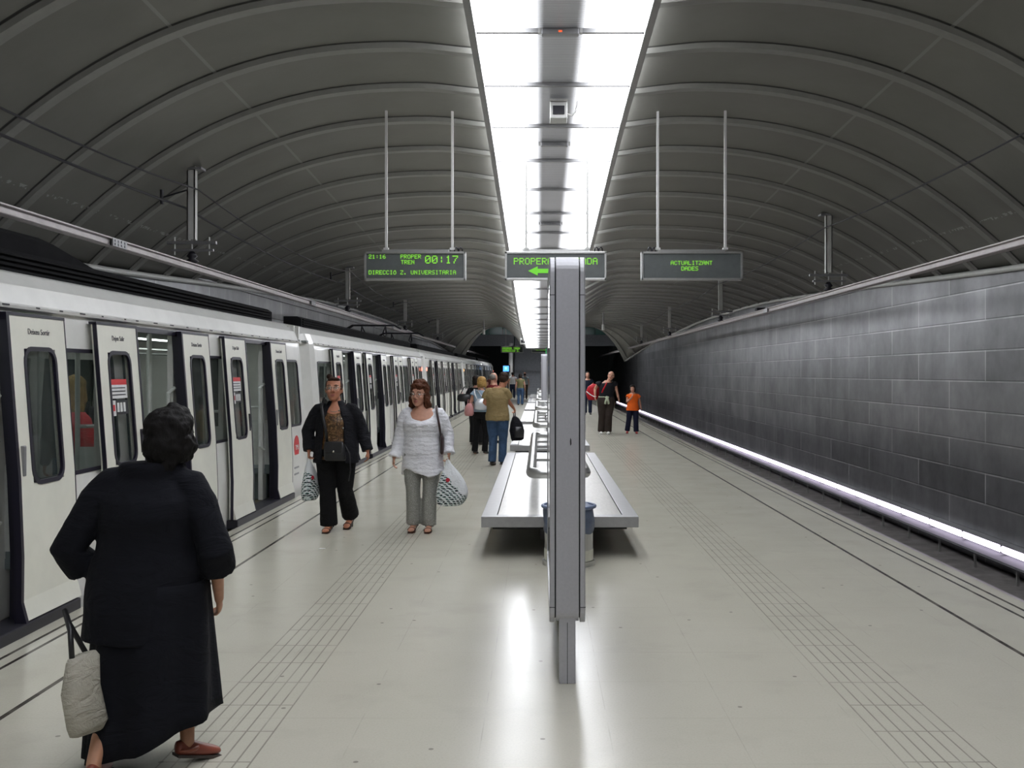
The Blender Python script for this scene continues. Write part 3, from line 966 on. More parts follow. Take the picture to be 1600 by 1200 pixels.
def leaf(parent, y, side, sticker):
    """door leaf whose low-y edge is at y; side=-1: opening lies toward -y"""
    off = .078
    L = bpy.data.objects.new('door_leaf', None)
    m = MB()
    a, b = (.17, .61) if side < 0 else (.17, .61)
    z0, z1, w0, w1 = .085, 2.075, .96, 1.86
    side_panel(m, 0, a, z0, z1, .045, off, flare=True); side_panel(m, b, LW, z0, z1, .045, off, flare=True)
    side_panel(m, a, b, z0, w0, .045, off, flare=True); side_panel(m, a, b, w1, z1, .045, off)
    L = m.build('door_leaf', MAT['door'], parent); L.location.y = y
    gasket(a + .015, b - .015, w0 + .015, w1 - .015, .03, off, .014).build('window_rubber', MAT['seal'], L)
    m = MB(); side_panel(m, a, b, w0, w1, .006, off - .02); m.build('door_window', MAT['tglass'], L)
    m = MB()
    if side < 0: side_panel(m, -.035, 0, z0 - .01, z1 + .02, .045, off + .004, flare=True); side_panel(m, LW, LW + .012, z0, z1 + .01, .03, off + .002)
    else: side_panel(m, LW, LW + .035, z0 - .01, z1 + .02, .045, off + .004, flare=True); side_panel(m, -.012, 0, z0, z1 + .01, .03, off + .002)
    side_panel(m, -.012, LW + .012, z1, z1 + .022, .06, off + .004)
    m.build('rubber_edge', MAT['seal'], L)
    hy = .05 if side < 0 else LW - .05
    m = MB(); x = sxz(1.12) + off; m.box(x - .01, x + .014, hy - .02, hy + .02, 1.02, 1.22); m.build('door_handle', MAT['steel_d'] if side < 0 else MAT['black'], L, bevel=.006)
    lean = -math.atan2(sxz(1.9) - sxz(2.05), .15)
    text_mesh('Deixeu Sortir' if side < 0 else 'Dejen Salir', .056, 'door_lettering', MAT['glab'], L, MTX(sxz(1.975) + off + .003, LW / 2, 1.975, lean))
    if sticker:
        def q(yy0, yy1, zz0, zz1, mm, nm, d=.0):
            m = MB(); side_panel(m, yy0, yy1, zz0, zz1, .003, off - .012 + d); return m.build(nm, mm, L)
        q(a + .03, b - .08, 1.49, 1.60, MAT['wlab'], 'notice'); q(a + .03, b - .08, 1.60, 1.645, MAT['redlab'], 'notice_header')
        for k in range(3): q(a + .06, b - .12, 1.515 + k * .028, 1.523 + k * .028, MAT['blab'], 'notice_text', .003)
        q(a + .03, a + .11, 1.35, 1.475, MAT['wlab'], 'pictogram'); q(a + .11, b - .08, 1.36, 1.475, MAT['blab'], 'notice_panel')
        q(a + .05, a + .09, 1.39, 1.44, MAT['redlab'], 'pictogram_sign', .003)
        for k in range(3): q(a + .135 + k * .062, a + .175 + k * .062, 1.38, 1.455, MAT['wlab'], 'notice_symbol', .003)
    return L

def car(Yc, opens, label, roofbox=False, panto=None, near=False):
    t = empty('subway_car', (TXC, Yc, 0), 0, label, 'subway car', None)
    H, HE = 7.35, 7.75
    ctr = [-4.92, -1.64, 1.64, 4.92]
    OW = .70
    m = MB()
    # platform side wall
    edges = [-H] + [c + s * OW for c in ctr for s in (-1, 1)] + [H]
    wins = []
    for i in range(0, len(edges), 2):
        a, b = edges[i], edges[i + 1]
        if i == 0: wa, wb = a + .12, b - .28
        elif i == len(edges) - 2: wa, wb = a + .28, b - .12
        else: wa, wb = a + .22, b - .22
        wins.append((wa, wb))
        side_panel(m, a, wa, -.72, 2.14); side_panel(m, wb, b, -.72, 2.14)
        side_panel(m, wa, wb, -.72, .95); side_panel(m, wa, wb, 1.87, 2.14)
    for c in ctr:
        side_panel(m, c - OW, c + OW, -.72, .02); side_panel(m, c - OW, c + OW, 2.08, 2.14)
    # far side wall
    for c0, c1 in ((-H, -6.3), (6.3, H)): side_panel(m, c0, c1, -.72, 2.14, s=-1)
    side_panel(m, -6.3, 6.3, -.72, .95, s=-1); side_panel(m, -6.3, 6.3, 1.87, 2.14, s=-1)
    for k in range(8): side_panel(m, -6.3 + k * 1.8 - .0, -6.3 + k * 1.8 + .35, .95, 1.87, s=-1)
    # tapered ends
    for e in (-1, 1):
        P = [(z, x) for z, x in SPX] 
        for s in (-1, 1):
            rs = []
            for yy, k in ((H, 0), (H + .22, .03), (HE, .22)):
                rs.append([(s * (x - k), e * yy, z) for z, x in P])
            m.rings(rs, closed=False, cap=False)
        m.box(-1.12, -.42, e * HE - .03, e * HE + .03, -.7, 2.4); m.box(.42, 1.12, e * HE - .03, e * HE + .03, -.7, 2.4)
        m.box(-.42, .42, e * HE - .03, e * HE + .03, 2.0, 2.4)
    body = m.build('body_shell', MAT['body'], t)
    # roof
    m = MB()
    prof = [(1.262, 2.14), (1.20, 2.30), (1.08, 2.40), (.95, 2.44), (.5, 2.52), (0, 2.54)]
    prof = prof + [(-x, z) for x, z in reversed(prof[:-1])]
    rs = []
    for yy, k in ((-HE, .9), (-H - .2, .97), (-H, 1), (H, 1), (H + .2, .97), (HE, .9)):
        rs.append([(x * k, yy, 2.14 + (z - 2.14) * (1 if abs(yy) < 7.7 else .96)) for x, z in prof] + [(x * k * .97, yy, 2.14 + (z - 2.14) * .8 - .02) for x, z in reversed(prof)])
    m.rings(rs); m.build('roof', MAT['body'], t)
    m = MB(); m.prism([(1.255, 2.125), (1.295, 2.13), (1.30, 2.15), (1.27, 2.165), (1.25, 2.165)], 'y', -H, H); g = m.build('rain_gutter', MAT['body'], t)
    m = MB()
    random.seed(3)
    for k in range(38):
        yy = -7.2 + k * .385 + random.uniform(-.08, .08); w = random.choice((.03, .05, .09))
        m.box(1.285, 1.302, yy, yy + w, 2.143, 2.153)
    m.build('drain_slot', MAT['black'], g)
    m = MB()
    for yy0, yy1 in ((-7.0, 7.0),):
        m.prism([(.70, 2.44), (.98, 2.42), (.98, 2.56), (.92, 2.60), (.70, 2.60)], 'y', yy0, yy1)
        for k in range(4): m.box(.975, 1.0, yy0 + .1, yy1 - .1, 2.43 + k * .038, 2.448 + k * .038)
    m.build('roof_fairing', MAT['roofblack'], t)
    if roofbox:
        m = MB(); m.prism([(.25, 2.5), (.72, 2.5), (.68, 2.78), (.55, 2.84), (.25, 2.84)], 'y', -6.9, 1.0); m.rings([[(.25, 1.0, 2.5), (.72, 1.0, 2.5), (.68, 1.0, 2.78), (.25, 1.0, 2.84)], [(.25, 2.3, 2.5), (.72, 2.3, 2.5), (.70, 2.3, 2.56), (.25, 2.3, 2.56)]])
        m.build('roof_unit', MAT['roofblack'], t)
    # windows
    for wa, wb in wins:
        gasket(wa + .02, wb - .02, .97, 1.85, .03, 0, .012).build('window_frame', MAT['seal'], t)
        m = MB(); side_panel(m, wa, wb, .95, 1.87, .006, -.02); m.build('side_window', MAT['tglass'], t)
    m = MB(); side_panel(m, -6.3, 6.3, .95, 1.87, .006, -.02, s=-1); m.build('far_window', MAT['tglass'], t)
    # doors
    for k, c in enumerate(ctr):
        op = opens[k]
        m = MB()
        x = sxz(.05)
        m.box(x - .1, x + .12, c - 1.34, c + 1.34, -.02, .075)
        m.build('door_sill', MAT['black'], t, bevel=.01)
        m = MB(); side_panel(m, c - OW - .02, c - OW + .03, .02, 2.10, .07, .012); side_panel(m, c + OW - .03, c + OW + .02, .02, 2.10, .07, .012); side_panel(m, c - OW, c + OW, 2.055, 2.10, .07, .012)
        m.build('door_frame', MAT['seal'], t)
        for s in (-1, 1):
            m = MB(); a, b = sorted((c + s * .70, c + s * .97)); m.box(1.16, 1.215, a, b, .05, 2.1); m.build('door_pillar', MAT['white'], t)
        if op:
            leaf(t, c + .58, -1, False); leaf(t, c - .58 - LW, 1, True)
        else:
            leaf(t, c + .012, -1, False); leaf(t, c - .012 - LW, 1, True)
    # interior
    m = MB(); m.box(-1.3, 1.3, -HE + .05, HE - .05, -.02, .04); m.build('interior_floor', MAT['intfloor'], t)
    m = MB(); m.box(-1.22, 1.22, -HE + .05, HE - .05, 2.16, 2.19); m.box(-1.26, 1.0, -.01 - HE + .06, -HE + .08, .04, .9); m.build('interior_ceiling', MAT['int'], t)
    m = MB(); 
    for s in (-.55, .55): m.box(s - .06, s + .06, -7.2, 7.2, 2.145, 2.16)
    m.build('interior_lamp', MAT['intlamp'], t)
    for i in range(5):
        c0 = -6.56 + i * 3.28
        a, b = (max(c0 - .85, -7.4), min(c0 + .85, 7.4))
        if b - a < .4: continue
        for s in (-1, 1):
            m = MB()
            m.box(s * 1.28 if s < 0 else .85, s * .85 if s < 0 else 1.28, a, b, .38, .45)
            m.box(s * 1.30 if s < 0 else 1.22, s * 1.22 if s < 0 else 1.30, a, b, .45, .93)
            m.box(s * 1.22 if s < 0 else 1.0, s * 1.0 if s < 0 else 1.22, a + .1, b - .1, .04, .38)
            m.build('interior_seat', MAT['seat'], t)
    m = MB()
    for c in ctr:
        for s in (-1, 1):
            m.tube([(.95, c + s * .80, .05), (.95, c + s * .80, 2.15)], .022, 8)
            m.tube([(-.95, c + s * .80, .05), (-.95, c + s * .80, 2.15)], .022, 8)
            m.box(.97, 1.28, c + s * .80 - .012, c + s * .80 + .012, .5, 1.08)
            m.tube([(.95, c + s * .8, 1.25), (.95, c + s * .8, 1.25), (1.0, c + s * .74, 1.25), (1.22, c + s * .74, 1.25)], .018, 6)
            m.tube([(1.24, c + s * .68, .7), (1.2, c + s * .62, .75), (1.2, c + s * .62, 1.5), (1.24, c + s * .68, 1.55)], .02, 8)
        m.tube([(.0, c, .05), (.0, c, 2.15)], .022, 8)
    for s in (-.5, .5): m.tube([(s, -7.2, 1.95), (s, 7.2, 1.95)], .017, 6)
    m.build('grab_pole', mat('grab_pole_white', (.6, .62, .6), .3, .1), t)
    # pantographs
    for py in panto or ():
        fr = MB()
        fr.box(-.6, .6, py - .55, py - .48, 2.56, 2.64); fr.box(-.6, .6, py + .48, py + .55, 2.56, 2.64)
        pg = fr.build('pantograph', MAT['black'], t)
        for sx_ in (-.38, .38):
            m = MB(); m.tube([(sx_, py - .5, 2.62), (sx_ * .8, py + .45, 2.82), (sx_ * .9, py, 3.04)], .022, 6); m.tube([(sx_, py + .5, 2.62), (sx_ * .8, py - .3, 2.80), (sx_ * .9, py, 3.04)], .018, 6)
            m.build('pantograph_arm', MAT['black'], pg)
        m = MB()
        for q in (-.13, .13): m.tube([(-.78, py + q, 2.96), (-.6, py + q, 3.06), (.6, py + q, 3.06), (.78, py + q, 2.96)], .02, 6)
        m.build('contact_strip', MAT['black'], pg)
    # red oval badge and small print near the end
    m = MB(); x = sxz(.64)
    P = [(cos(2 * pi * k / 32) * .15, sin(2 * pi * k / 32) * .17) for k in range(32)]
    m.rings([[(x - .002, 6.86 + p[0], .64 + p[1]) for p in P], [(x + .004, 6.86 + p[0], .64 + p[1]) for p in P]])
    lg = m.build('red_badge', MAT['redlab'], t)
    text_mesh('TMB', .10, 'badge_lettering', MAT['wlab'], lg, MTX(x + .0065, 6.86, .64))
    for zz in (.36, .27):
        m = MB(); x = sxz(zz); m.box(x - .002, x + .004, 6.72, 6.98, zz - .012, zz + .012); m.build('small_print', MAT['steel_d'], t)
    text_mesh('Transports', .05, 'side_lettering', MAT['blab'], t, MTX(sxz(.43) + .003, .0, .43))
    text_mesh('Barcelona', .06, 'side_lettering', MAT['blab'], t, MTX(sxz(.36) + .003, .0, .35))
    # bogies
    m = MB()
    for yy in (-5.2, 5.2):
        for dy in (-.95, .95):
            for sx_ in (-.72, .72):
                m.tube([(sx_ - .05, yy + dy, -.70), (sx_ + .05, yy + dy, -.70)], .38, 20)
        m.box(-.9, .9, yy - 1.4, yy + 1.4, -.72, -.5)
    m.build('bogie', MAT['dark'], t)
    m = MB(); m.box(-1.0, 1.0, -3.2, 3.2, -.95, -.3); m.build('underfloor_box', MAT['dark'], t)
    return t
cars = [car(7.8, (1, 1, 1, 1), 'white subway car nearest the camera with four open doorways', roofbox=True),
        car(23.6, (1, 1, 0, 0), 'second white subway car, behind the woman in the black jacket', panto=(6.4,)),
        car(39.4, (1, 0, 1, 0), 'third white subway car along the platform', panto=(-3.4,)),
        car(55.2, (0, 0, 1, 0), 'fourth white subway car along the platform'),
        car(71.0, (0, 0, 0, 0), 'farthest white subway car at the head of the train')]
# gangway bellows between the cars
for k in range(4):
    y = 7.8 + 15.8 * k + 7.9
    m = MB()
    rs = []
    for j in range(7):
        yy = y - .10 + j * .033; e = .03 if j % 2 else 0
        rs.append([(TXC + a * (1 + e), yy, b + (e if b > 1 else 0)) for a, b in ((-.62, .0), (-.62, 2.28), (-.5, 2.38), (.5, 2.38), (.62, 2.28), (.62, .0))])
    m.rings(rs)
    tag(m.build('gangway_bellows', MAT['black']), 'black gangway bellows joining the %s subway cars' % ('first and second', 'second and third', 'third and fourth', 'fourth and fifth')[k], 'bellows')
mk = emis('marker_lamp_red', (1, .25, .18), 3); mk2 = emis('marker_lamp_amber', (1, .5, .2), 2.5)
for ci, ly, mm in ((1, 7.22, mk), (2, -7.22, mk), (3, -7.22, mk2), (4, 7.3, mk), (0, -7.2, mk)):
    m = MB(); x = sxz(1.80); m.ell((x + .01, ly, 1.80), (.02, .06, .06), 12, 8); m.build('marker_lamp', mm, cars[ci], smooth=True)
# ---------------------------------------------------------------- people
SKIN = {}
def skin(key, c):
    if key not in SKIN:
        n = NT('skin_' + key)
        f = n.noise(30, 3, .5)
        n.set(color=n.ramp(f, [(.3, tuple(x * .92 for x in c)), (.7, tuple(min(1, x * 1.06) for x in c))]), rough=.5, spec=.35)
        n.b.inputs['Subsurface Weight'].default_value = .08
        n.b.inputs['Subsurface Radius'].default_value = (.02, .008, .004)
        SKIN[key] = n.m
    return SKIN[key]
def cloth(name, c, rough=.8, wr=.5, wscale=9, var=.12, spec=.2, stretch=(1, 1, 2.2)):
    n = NT(name)
    f = n.noise(6, 4, .6)
    n.set(color=n.ramp(f, [(.3, tuple(x * (1 - var) for x in c)), (.7, tuple(min(1, x * (1 + var)) for x in c))]), rough=rough, spec=spec)
    h = n.noise(wscale, 4, .6, stretch=stretch, dist=1.2)
    n.bump(h, wr, .03)
    return n.m
def hairm(name, c):
    n = NT(name)
    f = n.noise(18, 5, .7, stretch=(3, 3, .6))
    n.set(color=n.ramp(f, [(.3, tuple(x * .55 for x in c)), (.7, tuple(min(1, x * 1.35) for x in c))]), rough=.6, spec=.15)
    n.bump(f, .8, .01)
    return n.m
EYEW = mat('eye_white', (.72, .70, .66), .3); EYED = mat('eye_dark', (.03, .02, .015), .2)
LIPM = mat('lip_red', (.36, .11, .09), .45); BROW = mat('brow_brown', (.06, .035, .02), .8)
GLS = mat('spectacle_metal', (.55, .52, .45), .25, .7)
NAIL = None

def hand(m, wrist, elbow, s, curl=.5, side=1, grip=False, spread=None):
    """palm, five separate fingers of different lengths, thumb from the side of the palm"""
    w = Vector(wrist); d = (w - Vector(elbow)).normalized() if spread is None else Vector(spread).normalized()
    # across = thumb direction (forward, -y); normal faces the thigh
    fwd = Vector((0, -1, 0)); a = (fwd - d * fwd.dot(d))
    if a.length < .2: a = Vector((0, 0, 1)) - d * d.z
    a.normalize()
    nrm = Vector((-side, 0, 0)); nrm = nrm - d * nrm.dot(d) - a * nrm.dot(a)
    if nrm.length < .1: nrm = d.cross(a)
    nrm.normalize()
    L = .078 * s
    rs = []
    for t, wx, wn in ((-.12, .022, .016), (.15, .028, .015), (.55, .038, .0135), (.9, .040, .012), (1.0, .036, .009)):
        c = w + d * (L * t)
        rs.append([c + a * (cos(q) * wx * s) + nrm * (sin(q) * wn * s) for q in [2 * pi * k / 14 for k in range(14)]])
    m.rings(rs)
    for k, (off, ln) in enumerate(((.030, .066), (.010, .075), (-.010, .070), (-.028, .055))):
        p = w + d * (L * .88) + a * (off * s)
        dd = d.copy(); pts = [p]; c = curl * (1 + .12 * k)
        for seg in (.45, .32, .27):
            dd = (dd * cos(c) + nrm * sin(c)).normalized()
            # rotate the finger further towards the palm at each knuckle
            pts.append(pts[-1] + dd * (ln * seg * s)); 
            nr = (nrm - dd * nrm.dot(dd))
            if nr.length > .05: pass
            c2 = c
            dd = (dd * cos(c2 * .6) + (nrm if dd.dot(nrm) < .8 else -d) * sin(c2 * .6)).normalized()
        m.tube(pts, [.0092 * s, .0088 * s, .0082 * s, .0068 * s], 8)
    p = w + d * (L * .25) + a * (.024 * s)
    t1 = p + (a * .8 + d * .7 + nrm * .25).normalized() * (.036 * s)
    t2 = t1 + (a * .25 + d * .9 + nrm * .5).normalized() * (.03 * s)
    m.tube([p, t1, t2], [.013 * s, .011 * s, .009 * s], 8)

def HM(c, yaw, pitch, roll, s):
    return Matrix.Translation(c) @ Matrix.Rotation(yaw, 4, 'Z') @ Matrix.Rotation(pitch, 4, 'X') @ Matrix.Rotation(roll, 4, 'Y') @ Matrix.Scale(s, 4)

def human(name, loc, rot, H, label, P=None, gw=1., gd=1., sk='tan', skc=(.48, .25, .16), near=True, head=(0, 0, 0), face=True, hs=1.1,
          hair=None, glasses=False, lean=(0, 0), vox=None):
    """returns the root and a dict with the joints; local frame faces -y, metres"""
    s = H / 1.7
    root = empty(name, loc, rot, label, 'person')
    J = {}
    lx, ly = lean
    for k, q in (('l', 1), ('r', -1)):
        J['hip' + k] = (q * .095 * s * gw, 0, .88 * s)
        J['knee' + k] = (q * .10 * s, -.02 * s, .48 * s)
        J['ank' + k] = (q * .10 * s, .02 * s, .085 * s)
        J['toe' + k] = (q * .12 * s, -.17 * s, .02 * s)
        J['sh' + k] = (q * .165 * s * (gw * .5 + .5) + lx, ly, 1.375 * s)
        J['elb' + k] = (q * .24 * s * (gw * .5 + .5) + lx * .8, .03 * s, 1.09 * s)
        J['wri' + k] = (q * .26 * s * (gw * .5 + .5) + lx * .5, -.05 * s, .85 * s)
    J['neck'] = (lx, ly, 1.42 * s)
    J['head'] = (lx * 1.1, ly - .02 * s, 1.575 * s)
    if P:
        for k, v in P.items(): J[k] = v
    J['s'] = s; J['gw'] = gw; J['gd'] = gd; J['root'] = root; J['lean'] = lean
    v = vox or (.0085 if near else .014)
    m = MB()
    tr = [(.80, .13, .10), (.86, .165, .125), (.93, .17, .125), (1.02, .145, .11), (1.1, .14, .11), (1.2, .155, .12), (1.29, .16, .115), (1.36, .15, .095), (1.41, .10, .075), (1.44, .06, .055)]
    rows = []
    for z, a, b in tr:
        t = max(0, (z - .85) / .55)
        kk = max(0, min(1, (z - 1.28) / .10)) * .8
        rows.append((lx * t, ly * t, z * s, a * s * (gw + (1 - gw) * kk), b * s * (gd + (1 - gd) * kk)))
    m.loft(rows, 24)
    J['rows'] = rows
    for k, q in (('l', 1), ('r', -1)):
        h, kn, an, to = (Vector(J[x + k]) for x in ('hip', 'knee', 'ank', 'toe'))
        thw = .085 * s * (.6 + .4 * gw)
        m.tube([h, h.lerp(kn, .5), kn, kn.lerp(an, .28) + Vector((0, .012 * s, 0)), kn.lerp(an, .65), an], [thw, .07 * s * (.6 + .4 * gw), .052 * s, .054 * s, .04 * s, .034 * s], 14)
        heel = an + (an - to) * .22; heel.z = to.z + .03 * s
        hd = Vector((to.x - an.x, to.y - an.y, 0)).normalized()
        back = Vector((an.x, an.y, to.z + .035 * s + (an.z - to.z - .065 * s) * .8)) - hd * .045 * s
        rs = []
        sd = Vector((-hd.y, hd.x, 0))
        for t, w_, hh in ((0, .026, .028), (.2, .032, .042), (.45, .033, .036), (.75, .042, .022), (.95, .036, .014), (1.0, .02, .008)):
            c = back.lerp(Vector(to), t)
            rs.append([c + sd * (cos(a) * w_ * s) + Vector((0, 0, sin(a) * hh * s)) for a in [2 * pi * j / 12 for j in range(12)]])
        m.rings(rs)
        J['foot' + k] = (back, Vector(to), sd)
        m.tube([an + Vector((0, 0, .01)), an - hd * .005 + Vector((0, 0, -.045 * s))], [.034 * s, .036 * s], 12)
        a0, a1, a2 = (Vector(J[x + k]) for x in ('sh', 'elb', 'wri'))
        ag = (.7 + .3 * gw)
        m.tube([a0 + Vector((-q * .03 * s, 0, .0)), a0.lerp(a1, .12), a0.lerp(a1, .5), a1, a1.lerp(a2, .3), a2], [.045 * s * ag, .053 * s * ag, .046 * s * ag, .038 * s * ag, .038 * s, .024 * s], 12)
        hand(m, a2, a1, s * 1.0, J.get('curl' + k, .45), q, spread=J.get('hd' + k))
    # neck and head
    nk = Vector(J['neck']); hc = Vector(J['head'])
    m.tube([nk - Vector((0, 0, .05 * s)), nk.lerp(hc, .5) + Vector((0, .012 * s, 0)), hc - Vector((0, -.01, .03 * s))], [.066 * s, .054 * s, .055 * s], 14)
    M = HM(hc, *head, s * hs)
    hm = MB()
    hm.ell((0, .012, .028), (.076, .094, .088), 20, 14)
    hm.loft([(0, -.048, -.104, .018, .018), (0, -.040, -.095, .034, .032), (0, -.028, -.07, .052, .052), (0, -.012, -.03, .064, .074), (0, 0, .02, .068, .082), (0, 0, .05, .06, .075)], 20)
    if face:
        hm.tube([(0, -.088, .018), (0, -.098, -.008), (0, -.108, -.026)], [.008, .010, .013], 8)
        for q in (-1, 1):
            hm.ell((q * .011, -.100, -.029), (.009, .010, .008), 8, 6)
            hm.ell((q * .075, .01, -.004), (.009, .018, .030), 10, 8)
            hm.ell((q * .034, -.064, -.022), (.024, .020, .022), 10, 8)
            hm.tube([(q * .012, -.083, .026), (q * .030, -.082, .030), (q * .050, -.070, .024)], [.007, .0085, .007], 8)
        hm.ell((0, -.083, -.056), (.024, .010, .009), 10, 6); hm.ell((0, -.078, -.068), (.020, .012, .009), 10, 6)
        hm.ell((0, -.066, -.092), (.022, .018, .016), 10, 8)
    m2 = hm.xf(M); m.rings([]) if False else None
    b = len(m.v); m.v += m2.v; m.f += [tuple(b + i for i in f) for f in m2.f]
    body = m.build('body', skin(sk, skc), root, remesh=v, sm=3 if near else 2)
    J['M'] = M; J['body'] = body; J['near'] = near; J['vox'] = v
    if face:
        for q in (-1, 1):
            e = MB(); e.ell((q * .031, -.0765, .008), (.0125, .009, .0075), 12, 8).xf(M)
            eo = e.build('eye', EYEW, root, smooth=True)
            e = MB(); e.ell((q * .031, -.0848, .0075), (.0055, .0025, .0055), 10, 6).xf(M); e.build('iris', EYED, eo, smooth=True)
            e = MB(); e.tube([(q * .014, -.0895, .030), (q * .030, -.090, .036), (q * .052, -.078, .030)], [.003, .0042, .0025], 6).xf(M); e.build('eyebrow', BROW, root, smooth=True)
        e = MB(); e.ell((0, -.0875, -.0545), (.023, .0075, .0055), 12, 6); e.ell((0, -.0865, -.064), (.019, .007, .0055), 12, 6)
        e.xf(M).build('lips', LIPM, root, smooth=True)
    if glasses:
        e = MB()
        for q in (-1, 1):
            e.tube([(q * .033 + .024 * cos(a), -.104 + .004 * abs(cos(a)), .006 + .018 * sin(a)) for a in [2 * pi * k / 16 for k in range(17)]], .0017, 6)
            e.tube([(q * .057, -.100, .012), (q * .080, -.03, .012), (q * .082, .02, .006)], .0017, 6)
        e.tube([(-.01, -.106, .010), (0, -.109, .013), (.01, -.106, .010)], .0017, 6)
        gs = e.xf(M).build('spectacles', GLS, root, smooth=True)
    return J

def add_hair(J, mtl, parts, name='hair', disp=(.012, .03), vox=.008):
    m = MB()
    for c, r in parts: m.ell(c, r, 18, 12)
    m.xf(J['M'])
    return m.build(name, mtl, J['root'], remesh=vox if J['near'] else .013, sm=2, disp=disp)
HAIR_SHORT = [((0, .028, .045), (.083, .093, .082)), ((0, .055, .0), (.075, .07, .07)), ((.06, .02, .02), (.025, .05, .05)), ((-.06, .02, .02), (.025, .05, .05))]
HAIR_BOB = [((0, .025, .048), (.092, .098, .085)), ((0, .05, -.01), (.09, .075, .09)), ((.072, .01, -.03), (.026, .05, .085)), ((-.072, .01, -.03), (.026, .05, .085)), ((0, -.05, .085), (.07, .035, .028)),
            ((.082, .015, -.09), (.034, .045, .045)), ((-.075, .015, -.1), (.03, .04, .04)), ((0, .06, -.09), (.07, .04, .05))]
HAIR_TIED = [((0, .03, .042), (.081, .090, .078)), ((0, .055, .0), (.074, .06, .07)), ((0, -.035, .092), (.055, .045, .022)), ((.062, .01, .03), (.018, .05, .05)), ((-.062, .01, .03), (.018, .05, .05)), ((0, .12, .04), (.04, .035, .04))]
HAIR_LONG = [((0, .03, .05), (.095, .10, .085)), ((0, .06, -.03), (.095, .075, .12)), ((0, .07, -.15), (.085, .055, .12)), ((.07, .03, -.08), (.03, .05, .12)), ((-.07, .03, -.08), (.03, .05, .12))]

def top_garment(J, name, mtl, z0, z1=1.40, off=.018, sleeve=1.0, srad=.0, neck=(.0, .0), flare=0, sleeve_end=None, vox=None, sm=4, extra=None, disp=None, hem=0, belly=0, bust=0, vneck=0):
    """torso rings and sleeves joined; neck=(drop at front, radius); flare widens the hem"""
    s, gw, gd, (lx, ly) = J['s'], J['gw'], J['gd'], J['lean']
    m = MB(); rows = []
    zz = [z0, z0 + .03]
    z = z0 + .10
    while z < 1.33: zz.append(z); z += .08
    zz += [1.34, 1.375, z1]
    tr = [(.0, .17, .125), (.80, .17, .125), (.86, .168, .127), (.93, .172, .127), (1.02, .15, .115), (1.1, .147, .118), (1.2, .16, .13), (1.29, .162, .118), (1.36, .148, .095), (1.41, .085, .07), (1.45, .065, .06)]
    for z in zz:
        for (a, r1, r2), (b, q1, q2) in zip(tr, tr[1:]):
            if a <= z <= b:
                t = (z - a) / (b - a); rx = r1 + (q1 - r1) * t; ry = r2 + (q2 - r2) * t
        f = flare * max(0, (1.1 - z) / .4)
        t = max(0, (z - .85) / .55)
        by = belly * math.exp(-((z - 1.0) / .12) ** 2) + bust * math.exp(-((z - 1.22) / .07) ** 2)
        tl = 0
        if z == z1: tl = neck[0] * s
        elif z == 1.375: tl = neck[0] * .55 * s
        kk = max(0, min(1, (z - 1.28) / .10)); gw_, gd_, of_ = gw + (1 - gw) * kk * .8, gd + (1 - gd) * kk * .8, off * (1 - .5 * kk)
        rows.append((lx * t, ly * t - by * s * .5, z * s, (rx * gw_ + of_ + f) * s, (ry * gd_ + of_ + f + by * .5) * s, tl))
    rs = []
    for r in rows:
        ring = []
        top = max(0, min(1, (r[2] / s - 1.28) / .10))
        for k in range(32):
            a = 2 * pi * k / 32
            d = abs((a - 1.5 * pi + pi) % (2 * pi) - pi)
            dz = (-vneck * s * max(0, 1 - d / .95) * top) if vneck else 0
            ring.append((r[0] + r[3] * cos(a), r[1] + r[4] * sin(a), r[2] + r[5] * sin(a) + dz))
        rs.append(ring)
    m.rings(rs)
    for k, q in (('l', 1), ('r', -1)) if sleeve else ():
        a0, a1, a2 = (Vector(J[x + k]) for x in ('sh', 'elb', 'wri'))
        ag = (.7 + .3 * gw)
        pts = [a0 + Vector((-q * .07 * s, 0, .0)), a0 + Vector((-q * .01, 0, -.022 * s)), a0.lerp(a1, .35), a0.lerp(a1, .7), a1, a1.lerp(a2, .35), a1.lerp(a2, .7), a1.lerp(a2, .97)]
        rr = [.045 * ag, .060 * ag + .004, .062 * ag + .01, .056 * ag + .01, .052 * ag + .008 + srad * .5, .048 + srad, .042 + srad, (sleeve_end or .038 + srad)]
        rr = [(r + off * .4) * s for r in rr]
        if sleeve < 1:
            n = {.5: 4, .35: 3, .6: 5, .75: 6}.get(sleeve, 4); pts = pts[:n]; rr = rr[:n]
            rr[-1] *= 1.12
        m.tube(pts, rr, 16)
    if extra: extra(m)
    return m.build(name, mtl, J['root'], remesh=vox or (.0095 if J['near'] else .014), sm=sm, disp=disp)

